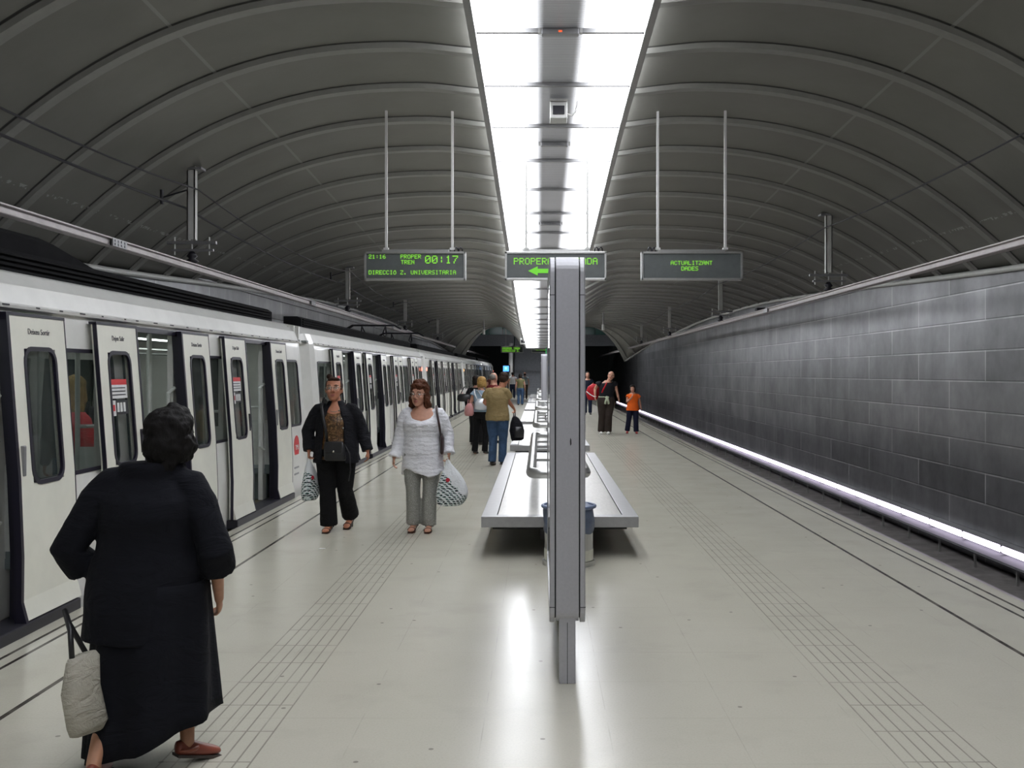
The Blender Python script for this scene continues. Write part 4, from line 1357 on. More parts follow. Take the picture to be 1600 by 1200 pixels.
def trousers(J, name, mtl, off=.014, hem_r=.075, zt=.98, knee_r=.075, vox=None, disp=None, zb=.05):
    s, gw, gd, (lx, ly) = J['s'], J['gw'], J['gd'], J['lean']
    m = MB()
    m.loft([(0, 0, .80 * s, (.15 * gw + off) * s, (.11 * gd + off) * s), (0, .005, .86 * s, (.172 * gw + off) * s, (.13 * gd + off) * s), (0, .0, .93 * s, (.172 * gw + off) * s, (.127 * gd + off) * s), (lx * .2, 0, zt * s, (.155 * gw + off) * s, (.118 * gd + off) * s)], 24)
    for k, q in (('l', 1), ('r', -1)):
        h, kn, an = (Vector(J[x + k]) for x in ('hip', 'knee', 'ank'))
        end = an + (an - kn).normalized() * (.02 * s); end.z = max(end.z, zb * s)
        tw = (.088 * (.5 + .5 * gw) + off)
        m.tube([h + Vector((0, 0, .03)), h.lerp(kn, .3), h.lerp(kn, .7), kn, kn.lerp(end, .4), end], [tw * s, tw * .97 * s, (tw * .45 + knee_r * .55) * s, knee_r * s, (knee_r * .5 + hem_r * .5) * s, hem_r * s], 18)
    return m.build(name, mtl, J['root'], remesh=vox or (.0095 if J['near'] else .014), sm=4, disp=disp)

def shoes(J, mtl, name='shoe', kind='shoe', sole=None, heel=.0):
    s = J['s']
    for k in 'lr':
        back, to, sd = J['foot' + k]
        m = MB(); rs = []
        hd = (to - back).normalized()
        if kind == 'sandal':
            m.rings([[p + sd * (a * w_ * s) + Vector((0, 0, z)) for a, z in ((-1, -.034 * s), (1, -.034 * s), (1, -.020 * s), (-1, -.020 * s))] for p, w_ in ((back - hd * .02, .03), (back.lerp(to, .3), .034), (back.lerp(to, .75), .044), (to + hd * .01, .03))])
            for t, hh in ((.72, .030), (.05, .05)):
                c = back.lerp(to, t)
                m.tube([c + sd * (cos(a) * .043 * s) + Vector((0, 0, sin(a) * hh * s - .012 * s)) for a in [pi * j / 8 for j in range(9)]], .008 * s, 6, flat=None)
            if heel:
                c = back; m.tube([c + Vector((0, 0, -.03 * s)), (c.x, c.y, .004)], [.022 * s, .016 * s], 8)
        else:
            for t, w_, hh, up in ((-.08, .024, .03, 0), (0, .034, .042, .004), (.3, .038, .048, .006), (.6, .044, .034, 0), (.9, .042, .024, 0), (1.08, .022, .014, 0)):
                c = back + (to - back) * t + Vector((0, 0, up * s))
                rs.append([c + sd * (cos(a) * w_ * s) + Vector((0, 0, max(-.032 * s, sin(a) * hh * s))) for a in [2 * pi * j / 14 for j in range(14)]])
            m.rings(rs)
        o = m.build(name, mtl, J['root'], smooth=kind != 'sandal', sub=1 if kind != 'sandal' else 0)
        if sole and kind != 'sandal':
            m = MB(); m.rings([[p + sd * (a * w_ * s) + Vector((0, 0, z * s)) for a, z in ((-1, -.036), (1, -.036), (1, -.022), (-1, -.022))] for p, w_ in ((back - hd * .015, .034), (back.lerp(to, .35), .036), (back.lerp(to, .75), .045), (to + hd * .018, .028))])
            m.build('sole', sole, o)

def band(pts, w, th, name, mtl, parent):
    m = MB(); m.tube(pts, w, 8, flat=None); return m.build(name, mtl, parent, smooth=True)

def m_bag_print(base=(.72, .74, .76)):
    n = NT('carrier_bag_print')
    x, y, z, v = n.xyz()
    # fir-branch print: slanted green and black chevrons growing towards the bottom corner
    w = n.new('ShaderNodeTexWave', wave_type='BANDS', bands_direction='DIAGONAL'); w.inputs['Scale'].default_value = 13; w.inputs['Distortion'].default_value = 4; w.inputs['Detail'].default_value = 2; w.inputs['Detail Scale'].default_value = 3
    n.link(v, w.inputs['Vector'])
    w2 = n.new('ShaderNodeTexWave', wave_type='BANDS', bands_direction='Z'); w2.inputs['Scale'].default_value = 14; w2.inputs['Distortion'].default_value = 5; n.link(v, w2.inputs['Vector'])
    green = n.ramp(w.outputs['Fac'], [(.25, (.008, .015, .02)), (.45, (.01, .08, .07)), (.62, (.05, .28, .22)), (.85, base)])
    dark = n.mix(n.math('GREATER_THAN', w2.outputs['Fac'], .80), green, base)
    reg = n.math('ADD', n.math('MULTIPLY', n.math('ADD', x, .16), 1.15), n.math('ADD', z, .18))
    reg = n.math('ADD', reg, n.math('MULTIPLY', n.noise(14, 2), .12))
    msk = n.math('LESS_THAN', reg, .24)
    c = n.mix(msk, base, dark)
    r1 = n.new('ShaderNodeVectorMath', operation='DISTANCE'); n.link(v, r1.inputs[0]); r1.inputs[1].default_value = (.0, -.055, -.20)
    c = n.mix(n.math('LESS_THAN', r1.outputs['Value'], .022), c, (.5, .01, .03))
    n.set(color=c, rough=.35, spec=.5)
    n.bump(n.noise(12, 4, .6, dist=1.5), .6, .02)
    return n.m
# ---------------------------------------------------------------- individual people
def w2l(th, dx, dy, z):
    c, s_ = cos(-th), sin(-th)
    return (dx * c - dy * s_, dx * s_ + dy * c, z)
BLK = cloth('black_cloth', (.010, .010, .013), .85, .7)
BLK2 = cloth('black_trouser_cloth', (.008, .008, .009), .9, .6)
DRESS = cloth('navy_black_dress', (.006, .0065, .010), .9, .5, 5)
JEAN = cloth('blue_denim', (.045, .085, .16), .85, .5, 14, .25)
DARKJ = cloth('dark_denim', (.015, .022, .05), .85, .5, 14)
LEATHER = mat('black_leather', (.012, .012, .014), .4, 0, .2, bump=.3, bscale=40)
SHOEB = mat('black_shoe', (.012, .011, .011), .4)
SOLE = mat('dark_sole', (.05, .04, .035), .7)

# 1 -- woman walking away in the foreground
th = pi + .06
P = dict(elbl=w2l(th, -.315, -.05, .945), wril=w2l(th, -.205, .15, .69), elbr=w2l(th, .315, -.04, .94), wrir=w2l(th, .27, .16, .68),
         head=w2l(th, .105, .04, 1.405), neck=w2l(th, .05, .01, 1.285), shl=w2l(th, -.14, 0, 1.245), shr=w2l(th, .20, 0, 1.235),
         kneel=w2l(th, -.12, -.02, .42), ankl=w2l(th, -.13, -.22, .085), toel=w2l(th, -.15, -.04, .02),
         kneer=w2l(th, .13, .12, .43), ankr=w2l(th, .175, .02, .10), toer=w2l(th, .275, .12, .022))
J = human('person', (-1.71, 4.5, 0), th, 1.53, 'dark-haired woman in a long black dress seen from behind, walking away in the foreground', P, 1.4, 1.35, head=(-.35, 0, 0), lean=(-.03, 0))
add_hair(J, hairm('black_hair', (.008, .007, .007)), [((0, .03, .05), (.105, .112, .098)), ((0, .06, -.02), (.10, .085, .10)), ((.075, .02, -.02), (.035, .07, .08)), ((-.075, .02, -.02), (.035, .07, .08)), ((0, .08, -.10), (.075, .04, .05)), ((0, .0, .12), (.07, .07, .04))], disp=(.03, .045))
top_garment(J, 'tunic', DRESS, .62, 1.455, .022, .75, .022, flare=.03, bust=.03, neck=(-.0, 0), disp=(.02, .16))
m = MB(); rs = []
for i in range(12):
    t = i / 11
    rs.append([])
    for k in range(64):
        a = 2 * pi * k / 64
        lo = .115 - .075 * cos(a) + .05 * max(0, -cos(a))
        z = .80 + (lo - .80) * t
        r = 1 + (.03 + .05 * t) * sin(7 * a + 1.2 + t) + .02 * t * sin(13 * a)
        rs[-1].append((-.035 + (.235 + .035 * t + (.02 * t if cos(a) > 0 else 0)) * cos(a) * r, .0 + (.175 + .055 * t) * sin(a) * r, z))
m.rings(rs)
m.build('skirt', DRESS, J['root'], smooth=True)
shoes(J, mat('reddish_brown_leather', (.22, .055, .035), .4), kind='shoe', sole=SOLE)
m = MB(); bk, to, sd = J['footr']
m.tube([Vector(J['ankr']) + Vector((cos(a) * .043, sin(a) * .045, -.035)) for a in [2 * pi * k / 16 for k in range(17)]], .009, 6)
m.build('ankle_strap', mat('brown_strap', (.25, .07, .04), .4), J['root'], smooth=True)
# cream tote on her left
t = empty('tote_bag', (-1.85, 4.19, 0), 1.2, 'cream cloth tote bag hanging beside the woman in the long black dress', 'bag')
m = MB(); m.loft([(.03, 0, .24, .08, .03), (.03, 0, .27, .095, .04), (.0, 0, .42, .09, .035), (.0, 0, .54, .08, .03), (.0, 0, .56, .07, .02)], 20, .7)
m.build('bag_body', cloth('cream_canvas', (.42, .40, .34), .9, .8, 8), t, smooth=True, disp=(.02, .08))
m = MB(); m.tube([(-.05, 0, .55), (-.03, .03, .66), (.03, .12, .72), (.07, .14, .66), (.06, .04, .55)], .011, 8); m.build('handle', LEATHER, t, smooth=True)

# 2 -- woman in black jacket
P = dict(elbr=(-.305, .03, 1.07), wrir=(-.275, -.06, .865), elbl=(.27, .04, 1.09), wril=(.345, -.02, .86), hdl=(.12, -.1, -1), hdr=(-.02, -.05, -1), curlr=1.0,
         ankr=(-.075, .0, .085), toer=(-.085, -.18, .02), kneer=(-.085, -.03, .47), kneel=(.085, .06, .44), ankl=(.105, .27, .15), toel=(.085, .10, .022), head=(-.015, -.03, 1.515))
J = human('person', (-2.18, 11.1, 0), 0, 1.645, 'woman in an open black jacket over a patterned brown top, walking toward the camera', P, 1.22, 1.2, 'tanned', (.46, .20, .12), head=(.06, -.12, 0), glasses=True, hs=1.2)
s = J['s']
add_hair(J, hairm('dark_brown_hair', (.035, .016, .010)), HAIR_TIED + [((-.045, .02, .125), (.03, .03, .025))], disp=(.008, .03))
n = NT('brown_lace_print'); f = n.noise(22, 5, .75, dist=2)
n.set(color=n.ramp(f, [(.40, (.012, .006, .003)), (.5, (.11, .05, .015)), (.60, (.24, .13, .05)), (.68, (.55, .42, .25))]), rough=.45); n.bump(n.noise(8, 3, .6, stretch=(1, 1, 3)), .6, .02)
top_garment(J, 'patterned_top', n.m, .80, 1.385, .010, 0, neck=(.0, 0), vneck=.055, bust=.015)
# jacket: sleeves, back and two open front halves
m = MB(); gw = J['gw']
sec = []
for z, rx, ry in ((.76, .245, .185), (.82, .245, .185), (.95, .235, .18), (1.08, .215, .17), (1.2, .215, .175), (1.3, .205, .150), (1.36, .165, .118), (1.40, .105, .09), (1.45, .078, .076)):
    sec.append((z * s, rx * s * 1.03, ry * s * 1.06))
rs = []
for z, rx, ry in sec:
    op = .56 if z < 1.3 * s else .42   # opening half angle at the front
    A = [-pi / 2 + op + (2 * pi - 2 * op) * k / 40 for k in range(41)]
    outr = [(rx * cos(a), ry * sin(a), z) for a in A]
    inn = [((rx - .022) * cos(a), (ry - .022) * sin(a), z) for a in reversed(A)]
    rs.append(outr + inn)
m.rings(rs)
for k, q in (('l', 1), ('r', -1)):
    a0, a1, a2 = (Vector(J[x + k]) for x in ('sh', 'elb', 'wri'))
    m.tube([a0 + Vector((-q * .07, 0, 0)), a0 + Vector((-q * .005, 0, -.025)), a0.lerp(a1, .35), a0.lerp(a1, .7), a1, a1.lerp(a2, .4), a1.lerp(a2, .98)], [.05, .072, .076, .073, .070, .066, .062], 16)
m.build('jacket', BLK, J['root'], remesh=.009, sm=4, disp=(.012, .1))
m = MB()
for x, z in ((.055, 1.34), (.085, 1.25), (.10, 1.15)): m.ell((x * 1.05, -.155 if z < 1.3 else -.125, z * s), (.010, .006, .010), 10, 6)
m.build('button', GLS, J['root'], smooth=True)
trousers(J, 'trousers', BLK2, .018, .098, .90, .088, disp=(.008, .1))
shoes(J, mat('dark_sandal_leather', (.03, .018, .014), .4), 'sandal', 'sandal', heel=.03)
m = MB(); m.tube([(.055 * cos(a), -.085 + .055 * sin(a) * .5, 1.375 * s - .03 * (1 - sin(a)) * .8) for a in [pi + pi * k / 12 for k in range(13)]], .004, 6); m.build('necklace', GLS, J['root'])
rt = (-2.18, 11.1)
t = empty('shoulder_bag', (rt[0], rt[1], 0), 0, 'black leather shoulder bag across the front of the woman in the black jacket', 'bag')
m = MB(); m.loft([(.045, -.235, .775, .10, .035), (.04, -.24, .80, .115, .045), (.03, -.235, .92, .11, .04), (.02, -.225, .975, .095, .025)], 20, .6)
m.build('bag_body', LEATHER, t, smooth=True)
m = MB(); m.box(-.06, .12, -.285, -.27, .86, .975); m.build('flap', LEATHER, t, bevel=.01)
m = MB(); m.ell((.03, -.288, .875), (.011, .006, .011), 10, 6); m.build('clasp', GLS, t)
m = MB(); m.tube([(-.05, -.215, .97), (-.065, -.215, 1.1), (-.09, -.21, 1.22), (-.12, -.15, 1.34), (-.12, -.02, 1.42), (-.10, .11, 1.36)], .016, 8); m.build('strap', LEATHER, t, smooth=True)
m = MB(); m.tube([(.13, -.22, .95), (.19, -.235, .85), (.20, -.235, .68), (.18, -.235, .56)], .006, 6); m.build('hanging_strap', LEATHER, t, smooth=True)
bagm = m_bag_print()
def carrier(loc, rz, lab, sc=1.0, narrow=1.0):
    t = empty('carrier_bag', loc, rz, lab, 'bag')
    m = MB()
    rows = [(0, 0, .02, .02, .012), (.005, 0, -.03, .03, .02), (.03, 0, -.10, .075, .04), (.045, 0, -.19, .13, .06), (.055, 0, -.29, .165, .07), (.045, 0, -.38, .175, .075), (.03, 0, -.45, .15, .07), (.02, 0, -.485, .11, .05)]
    m.loft([(x * sc * narrow, y, z * sc, rx * sc * narrow, ry * sc) for x, y, z, rx, ry in rows], 28, .85)
    m.build('bag_body', bagm, t, smooth=True, disp=(.02, .07), sub=1)
    m = MB()
    for q in (-1, 1): m.tube([(.01, q * .012, -.05), (.004, q * .016, .0), (0, 0, .035)], .007, 6)
    m.build('handle', MAT['wlab'], t, smooth=True)
    return t
carrier((rt[0] - .275, 11.02, .785), 1.15, 'white carrier bag with blue-green print held by the woman in the black jacket', .93, .8)

# 3 -- woman in white tunic
P = dict(elbr=(-.245, .03, 1.02), wrir=(-.30, -.05, .79), elbl=(.265, .03, 1.03), wril=(.285, -.05, .83), curll=1.1, hdl=(-.02, -.05, -1), hdr=(-.1, -.1, -1),
         head=(-.035, -.03, 1.462), neck=(-.01, 0, 1.345), ankr=(-.10, .02, .10), toer=(-.115, -.15, .022), kneer=(-.10, -.04, .45), kneel=(.075, -.02, .45), ankl=(.065, .02, .085), toel=(.065, -.17, .02))
J = human('person', (-1.25, 11.1, 0), 0, 1.59, 'woman in a white satin tunic and grey sequined trousers, walking toward the camera', P, 1.3, 1.25, 'fair', (.50, .26, .18), head=(-.28, .03, .04), glasses=True, hs=1.2)
add_hair(J, hairm('auburn_hair', (.085, .030, .014)), HAIR_BOB + [((-.082, .0, -.06), (.026, .035, .04)), ((.085, -.01, -.06), (.03, .035, .045)), ((.0, .02, .11), (.07, .07, .04))], disp=(.035, .035))
n = NT('white_satin'); f = n.noise(5, 3, .5)
n.set(color=n.ramp(f, [(.3, (.68, .68, .73)), (.7, (.80, .80, .84))]), rough=.38, spec=.5)
wv = n.new('ShaderNodeTexWave', wave_type='BANDS', bands_direction='Z'); wv.inputs['Scale'].default_value = 6.5; wv.inputs['Distortion'].default_value = 7; wv.inputs['Detail'].default_value = 3; wv.inputs['Detail Scale'].default_value = 1.2
n.link(n.xyz()[3], wv.inputs['Vector'])
n.bump(n.math('ADD', n.math('MULTIPLY', wv.outputs['Fac'], .3), n.noise(12, 4, .6, stretch=(1, 1, 2.5), dist=2)), .55, .022)
WHITE = n.m
def hem(m):
    s = J['s']; rs = []
    for i in range(6):
        t = i / 5
        rs.append([((.215 + .015 * t) * cos(a) * (1 + .03 * t * sin(5 * a)), (.165 + .015 * t) * sin(a) * (1 + .04 * t * sin(7 * a + 1)), (.86 - .18 * t) * s + t * (.03 * sin(3 * a + 2.2) + .025 * sin(2 * a))) for a in [2 * pi * k / 48 for k in range(48)]])
    m.rings(rs)
top_garment(J, 'tunic', WHITE, .82, 1.415, .010, 1.0, .012, neck=(.0, 0), vneck=.13, bust=.05, belly=.03, sleeve_end=.072, extra=hem, disp=(.016, .09))
n = NT('sequined_grey'); f = n.noise(160, 2, .6)
n.set(color=n.ramp(f, [(.35, (.20, .20, .185)), (.6, (.32, .32, .30)), (.72, (.75, .75, .75))]), rough=.4, metal=.2); n.bump(n.noise(10, 3, .6, stretch=(1, 1, 2)), .4, .02)
trousers(J, 'trousers', n.m, .012, .086, .90, .08, disp=(.008, .1))
shoes(J, mat('brown_sandal_leather', (.06, .02, .012), .35), 'sandal', 'sandal', heel=.04)
carrier((-1.25 + .275, 11.0, .765), .12, 'bulging white carrier bag with green printed branches held by the woman in white', 1.0, 1.0)
t = empty('handbag', (-1.25, 11.1, 0), 0, 'slim dark brown handbag hanging from the shoulder of the woman in white', 'bag')
brl = mat('dark_brown_leather', (.035, .015, .015), .4)
m = MB(); m.loft([(.215, -.06, .83, .012, .05), (.215, -.06, .85, .022, .09), (.215, -.06, 1.0, .02, .085), (.205, -.06, 1.05, .012, .07)], 16); m.build('bag_body', brl, t, smooth=True)
m = MB(); m.tube([(.205, -.12, 1.03), (.19, -.15, 1.15), (.165, -.12, 1.27), (.15, -.02, 1.34), (.17, .10, 1.27), (.20, .06, 1.04)], .012, 8); m.build('strap', brl, t, smooth=True)

# 4 -- man in tan shirt
th = pi - .38
P = dict(elbr=w2l(th, .20, .02, 1.17), wrir=w2l(th, .30, .16, 1.03), hdr=w2l(th, .3, .5, -.9), curlr=1.0, elbl=w2l(th, -.24, .08, 1.14), wril=w2l(th, -.16, .28, 1.08),
         head=w2l(th, .115, .10, 1.565), neck=w2l(th, .06, .03, 1.42), kneel=w2l(th, -.08, .04, .48), ankl=w2l(th, -.10, 0, .085), toel=w2l(th, -.06, .18, .02),
         kneer=w2l(th, .10, .02, .48), ankr=w2l(th, .09, -.02, .085), toer=w2l(th, .15, .15, .02))
J = human('person', (-.77, 19, 0), th, 1.70, 'man in a tan polo shirt and blue jeans seen from behind, beside the benches', P, 1.15, 1.15, 'tanned', (.36, .15, .09), head=(.1, .35, 0))
add_hair(J, hairm('short_dark_hair', (.03, .016, .010)), HAIR_SHORT, disp=(.006, .03))
TAN = cloth('tan_cotton', (.27, .20, .095), .85, .7, 6)
top_garment(J, 'polo_shirt', TAN, .82, 1.425, .03, .5, flare=.005, neck=(-.01, 0), disp=(.02, .12))
trousers(J, 'jeans', JEAN, .018, .075, .92, .078, disp=(.01, .1)); shoes(J, SHOEB, sole=SOLE)
# black backpack from his hand
t = empty('backpack', (-.77 + .34, 19.20, 0), .35, 'black backpack hanging from the hand of the man in the tan shirt', 'bag')
m = MB(); m.loft([(.02, 0, .44, .08, .06), (.02, 0, .47, .12, .09), (.01, 0, .62, .135, .10), (.0, 0, .76, .11, .085), (-.02, 0, .86, .06, .05), (-.03, 0, .89, .03, .03)], 20, .8)
m.build('bag_body', BLK, t, smooth=True, disp=(.02, .08))
m = MB(); m.loft([(.02, -.085, .50, .08, .035), (.02, -.09, .62, .085, .04), (.01, -.075, .70, .07, .03)], 16); m.build('front_pocket', LEATHER, t, smooth=True)
m = MB(); m.tube([(-.05, 0, .86), (-.05, 0, .95), (-.02, 0, .96), (-.02, 0, .87)], .010, 6); m.build('handle', LEATHER, t, smooth=True)
m = MB(); m.tube([(-.07, .05, .80), (-.10, .08, .62), (-.07, .05, .45), (-.06, .03, .43)], .010, 6); m.build('strap', LEATHER, t, smooth=True)

# 5 -- blonde woman in pale blue
th = pi - .5
P = dict(elbl=w2l(th, -.22, .02, 1.05), wril=w2l(th, -.16, .2, 1.0), kneel=w2l(th, -.10, .04, .44), ankl=w2l(th, -.13, 0, .08), toel=w2l(th, -.08, .16, .02),
         kneer=w2l(th, .10, .02, .44), ankr=w2l(th, .08, .0, .08), toer=w2l(th, .14, .16, .02), head=w2l(th, .02, .02, 1.485))
J = human('person', (-1.22, 21.6, 0), th, 1.6, 'blonde woman in a pale blue top and black trousers seen from behind', P, 1.0, 1.0, 'fair', head=(.35, 0, 0), vox=.011)
add_hair(J, hairm('blonde_hair', (.40, .24, .08)), HAIR_BOB[:5], disp=(.015, .035))
top_garment(J, 'blouse', cloth('pale_blue_cotton', (.30, .40, .50), .8, .5), .93, 1.40, .015, .35, neck=(.02, 0))
trousers(J, 'trousers', BLK2, .012, .07, .97, .068); shoes(J, SHOEB)
t = empty('handbag', (-1.22 + .02, 21.33, 0), .2, 'shiny silver-white handbag on the back of the blonde woman', 'bag')
m = MB(); m.loft([(0, 0, .93, .09, .04), (0, 0, .96, .14, .06), (0, 0, 1.08, .12, .05), (0, 0, 1.16, .07, .03)], 18); m.build('bag_body', mat('silver_leather', (.6, .62, .66), .25, .3, .1, 6), t, smooth=True, disp=(.02, .06))
m = MB(); m.tube([(-.07, 0, 1.12), (-.12, .08, 1.25), (-.12, .20, 1.35), (-.05, .22, 1.34), (.06, 0, 1.14)], .010, 6); m.build('strap', MAT['wlab'], t, smooth=True)
t = empty('shopping_bag', (-1.46, 21.5, 0), 0, 'small pink bag hanging left of the blonde woman', 'bag')
m = MB(); m.loft([(0, 0, .80, .07, .06), (0, 0, .84, .10, .07), (0, 0, .98, .09, .06), (.01, 0, 1.06, .04, .03)], 16); m.build('bag_body', mat('pink_fabric', (.52, .24, .24), .7), t, smooth=True)
m = MB(); m.tube([(-.03, 0, 1.04), (-.02, .04, 1.14), (.03, .06, 1.10), (.03, 0, 1.05)], .008, 6); m.build('handle', mat('pink_cord', (.45, .2, .2), .7), t)

# 6 -- grey haired man, 7 -- dark haired person behind the blonde woman
def simple(loc, th, H, lab, top, bottom, hairp, hairc, sk='fair', skc=(.44, .22, .15), gw=1.0, gd=1.0, sleeve=.35, tz=.90, shoe=SHOEB, P=None, head=(0, 0, 0), glasses=False, tn='shirt', bn='trousers', neck=(.02, 0), off=.018, vox=None, face=True):
    J = human('person', loc, th, H, lab, P, gw, gd, sk, skc, near=False, head=head, glasses=glasses, vox=vox, face=face)
    if hairp: add_hair(J, hairc, hairp, disp=(.01, .035))
    top_garment(J, tn, top, tz, 1.40, off, sleeve, neck=neck, vox=vox)
    trousers(J, bn, bottom, .016, .075, .96, .075, vox=vox); shoes(J, shoe, sole=SOLE)
    return J
GREYH = hairm('grey_hair', (.22, .20, .18)); DKH = hairm('dark_hair', (.015, .010, .008))
simple((-1.12, 25.0, 0), pi - 1.0, 1.69, 'grey-haired man in a dark red shirt beyond the blonde woman', cloth('dark_red_cotton', (.16, .02, .02)), DARKJ, [((0, .05, .02), (.078, .075, .07))], GREYH, 'fair', head=(.4, .1, 0))
simple((-1.48, 24.3, 0), pi - .3, 1.62, 'person in a black jacket half hidden beyond the blonde woman', BLK, BLK2, HAIR_BOB[:5], DKH, sleeve=1.0)
t = empty('shoulder_bag', (-1.76, 24.25, 0), 0, 'black bag carried by the half hidden person in the black jacket', 'bag')
m = MB(); m.loft([(0, 0, 1.02, .12, .06), (0, 0, 1.06, .17, .08), (0, 0, 1.16, .16, .07), (0, 0, 1.20, .10, .04)], 16); m.build('bag_body', LEATHER, t, smooth=True)
m = MB(); m.tube([(-.1, 0, 1.17), (.0, 0, 1.36), (.12, .05, 1.38), (.13, 0, 1.17)], .012, 6); m.build('strap', LEATHER, t)
# far walkers
simple((-1.76, 68, 0), pi, 1.72, 'distant person in a white T-shirt and dark shorts walking away left of the stair', cloth('white_cotton', (.6, .6, .62)), DARKJ, HAIR_SHORT, DKH, vox=.02, face=False)
simple((-1.0, 54, 0), pi, 1.63, 'distant person in an olive top and blue jeans walking away', cloth('olive_cotton', (.14, .13, .06)), JEAN, HAIR_BOB[:5], DKH, vox=.02, face=False)
simple((-.93, 66, 0), pi, 1.72, 'distant balding person in a white and blue shirt, right of the olive top', cloth('pale_cotton', (.5, .58, .62)), cloth('brown_cotton', (.08, .06, .045)), [((0, .05, -.01), (.075, .06, .06))], DKH, vox=.02, face=False)
simple((-2.25, 49, 0), pi, 1.66, 'distant dark clothed person near the train doors', cloth('dark_red_brown', (.10, .03, .025)), DARKJ, HAIR_SHORT, DKH, vox=.02, face=False)

# bald man with red bag
P = dict(elbr=(-.30, .03, 1.235), wrir=(-.31, -.10, 1.03), elbl=(.30, .03, 1.19), wril=(.355, -.03, .94), head=(.135, -.06, 1.60), neck=(.06, -.02, 1.44), shr=(-.20, 0, 1.41), shl=(.24, 0, 1.41),
         ankr=(-.13, .05, .085), toer=(-.15, -.14, .02), ankl=(.06, -.02, .085), toel=(.06, -.21, .02), kneer=(-.11, -.02, .50), kneel=(.07, -.06, .50))
J = human('person', (1.84, 28.7, 0), 0, 1.75, 'bald man in a black T-shirt and brown trousers walking toward the camera', P, 1.2, 1.1, 'fair', (.50, .26, .18), head=(-.1, -.12, .12), lean=(.04, 0), vox=.011)
BROWNT = cloth('dark_brown_trouser', (.035, .026, .022), .9, .6)
top_garment(J, 't_shirt', BLK, .97, 1.41, .02, .35, neck=(.02, 0))
trousers(J, 'trousers', BROWNT, .03, .095, .99, .095); shoes(J, mat('white_trainer', (.62, .62, .60), .5), sole=MAT['wlab'])
m = MB(); rs = []
for z, r in ((.985, .215), (1.045, .215)):
    rs.append([(r * cos(a), (r * .72) * sin(a), z + .012 * sin(3 * a)) for a in [2 * pi * k / 36 for k in range(36)]])
m.rings(rs); m.ell((.02, -.175, 1.0), (.05, .03, .04), 12, 8)
for q, x2 in ((-1, -.02), (1, .05)): m.tube([(.02 + q * .01, -.18, .99), (x2, -.20, .92), (x2 + q * .015, -.19, .83)], [.025, .03, .035], 8)
for q in (-1, 1):
    m.tube([(q * .19, .07, 1.0), (q * .215, .09, .85), (q * .20, .10, .66)], [.035, .05, .03], 8)
m.build('jacket_round_waist', cloth('pale_green_cotton', (.42, .46, .33)), J['root'], remesh=.014, sm=3)
m = MB(); m.tube([Vector(J['wrir']) + Vector((.036 * cos(a), .034 * sin(a), .01)) for a in [2 * pi * k / 12 for k in range(13)]], .008, 6); m.build('wristwatch', MAT['wlab'], J['root'])
t = empty('travel_bag', (1.84, 28.7, 0), 0, 'red bag with a pale stripe slung behind the bald man', 'bag')
RED = cloth('red_nylon', (.40, .012, .02), .5, .6, 5)
m = MB(); m.loft([(-.36, .28, .93, .10, .08), (-.35, .28, .98, .16, .11), (-.35, .28, 1.15, .20, .13), (-.33, .28, 1.30, .16, .11), (-.29, .26, 1.38, .08, .06)], 20, .8); m.build('bag_body', RED, t, smooth=True, disp=(.03, .1))
m = MB(); m.tube([(-.12, .22, 1.05), (-.13, -.05, 1.10), (-.10, -.16, 1.2), (.0, -.12, 1.38), (.03, .02, 1.47), (-.05, .16, 1.42)], .022, 8); m.build('strap', RED, t, smooth=True)
m = MB(); m.tube([(-.53, .20, 1.17), (-.42, .155, 1.08), (-.30, .16, 1.02)], .014, 6); m.build('pale_stripe', MAT['wlab'], t)

# child in orange
P = dict(elbr=(-.17, -.06, .87), wrir=(-.035, -.16, 1.02), hdr=(.1, -.1, 1), elbl=(.20, .03, .86), wril=(.235, -.0, .68), shr=(-.125, 0, 1.07), shl=(.15, 0, 1.07), head=(-.01, -.02, 1.245),
         ankr=(-.15, .06, .09), toer=(-.17, -.09, .02), ankl=(.09, -.04, .07), toel=(.10, -.20, .018), kneer=(-.11, -.0, .38), kneel=(.08, -.05, .37))
J = human('person', (2.60, 28.9, 0), 0, 1.36, 'child in an orange T-shirt and navy trousers with one hand at the mouth', P, 1.05, 1.05, 'fair', (.50, .26, .18), head=(-.1, 0, 0), vox=.010)
add_hair(J, DKH, HAIR_BOB[:5], disp=(.012, .03))
top_garment(J, 't_shirt', cloth('orange_cotton', (.78, .13, .015), .8, .4), .80, 1.40, .025, .35, neck=(.02, 0), flare=.04)
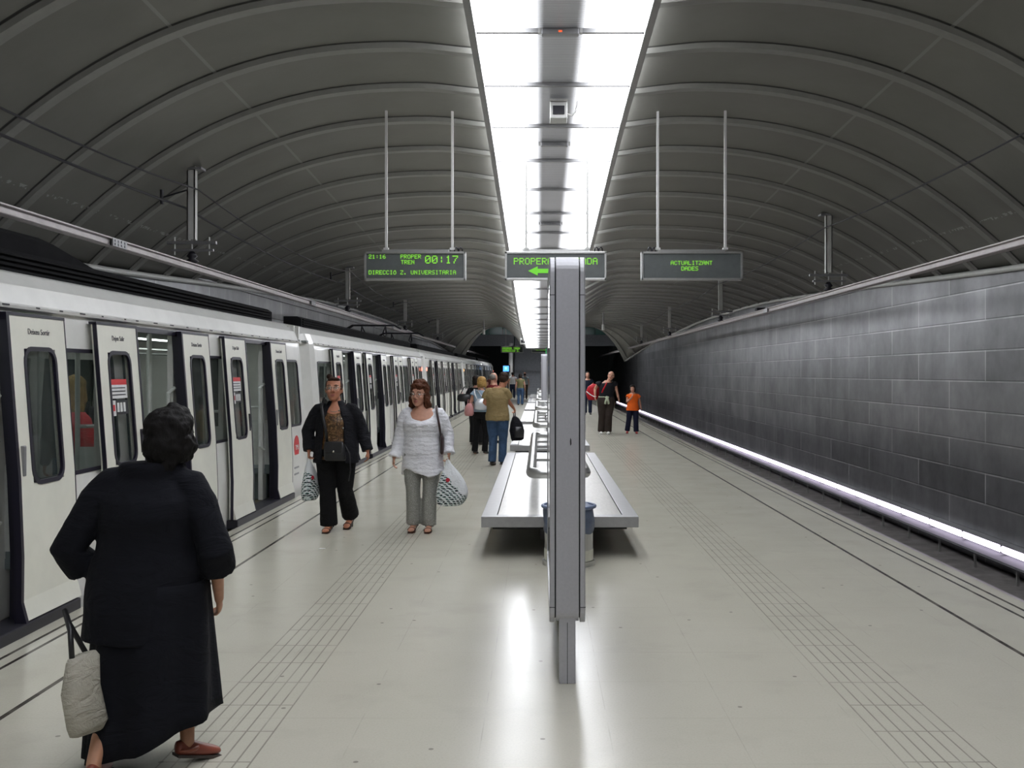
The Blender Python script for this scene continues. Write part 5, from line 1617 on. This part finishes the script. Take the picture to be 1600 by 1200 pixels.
trousers(J, 'trousers', cloth('navy_cotton', (.010, .012, .030)), .022, .09, .90, .09); shoes(J, mat('red_shoe', (.30, .02, .02), .5), sole=SOLE)
# walker hidden behind the totem
simple((1.95, 42, 0), 0, 1.72, 'distant person in dark jeans partly hidden by the bald man\'s red bag', cloth('dark_blue_cotton', (.012, .016, .03)), DARKJ, HAIR_SHORT, DKH, vox=.02)

# passenger with red backpack inside the first car
J = simple((-4.28, 9.55, .04), pi + .5, 1.62, 'blonde passenger with a red backpack standing inside the nearest car', cloth('dark_top', (.04, .04, .045)), JEAN, HAIR_LONG, hairm('long_blonde_hair', (.42, .28, .10)), sleeve=1.0, vox=.012)
t = empty('backpack', (-4.28, 9.55, .04), pi + .5, 'red backpack on the blonde passenger inside the nearest car', 'bag')
m = MB(); m.loft([(0, .22, .92, .12, .06), (0, .23, .96, .15, .08), (0, .23, 1.1, .15, .09), (0, .22, 1.24, .12, .07), (0, .2, 1.30, .07, .04)], 18, .8); m.build('bag_body', RED, t, smooth=True)
m = MB()
for q in (-1, 1): m.tube([(q * .09, .16, 1.28), (q * .11, .05, 1.38), (q * .12, -.08, 1.32), (q * .13, -.13, 1.15), (q * .14, .0, 1.02), (q * .12, .15, .98)], .016, 6)
m.build('strap', BLK, t, smooth=True)
# small scrap of paper on the floor
m = MB(); m.prism([(-.03, -.015), (.03, -.02), (.035, .012), (-.02, .02)], 'z', .0015, .004)
o = m.build('paper_scrap', MAT['wlab']); o.location = (-2.1, 10.0, 0); tag(o, 'tiny white scrap of paper on the floor before the woman in the black jacket', 'litter')
# groups of repeats
for o in COL.objects:
    if o.parent: continue
    g = {'platform_bench': 'benches along the centre line', 'subway_car': 'cars of the white train', 'catenary_hanger': 'hanger posts of the overhead rails',
         'passenger_information_sign': 'hanging LED signs', 'advertising_totem': 'grey totems along the centre line', 'emergency_lamp': 'slim fittings in the light strip',
         'overhead_wire': 'wires above the tracks', 'gangway_bellows': 'bellows between subway cars', 'carrier_bag': 'printed carrier bags', 'track_rail': 'running rails'}.get(o.name.split('.')[0])
    if g: o['group'] = g
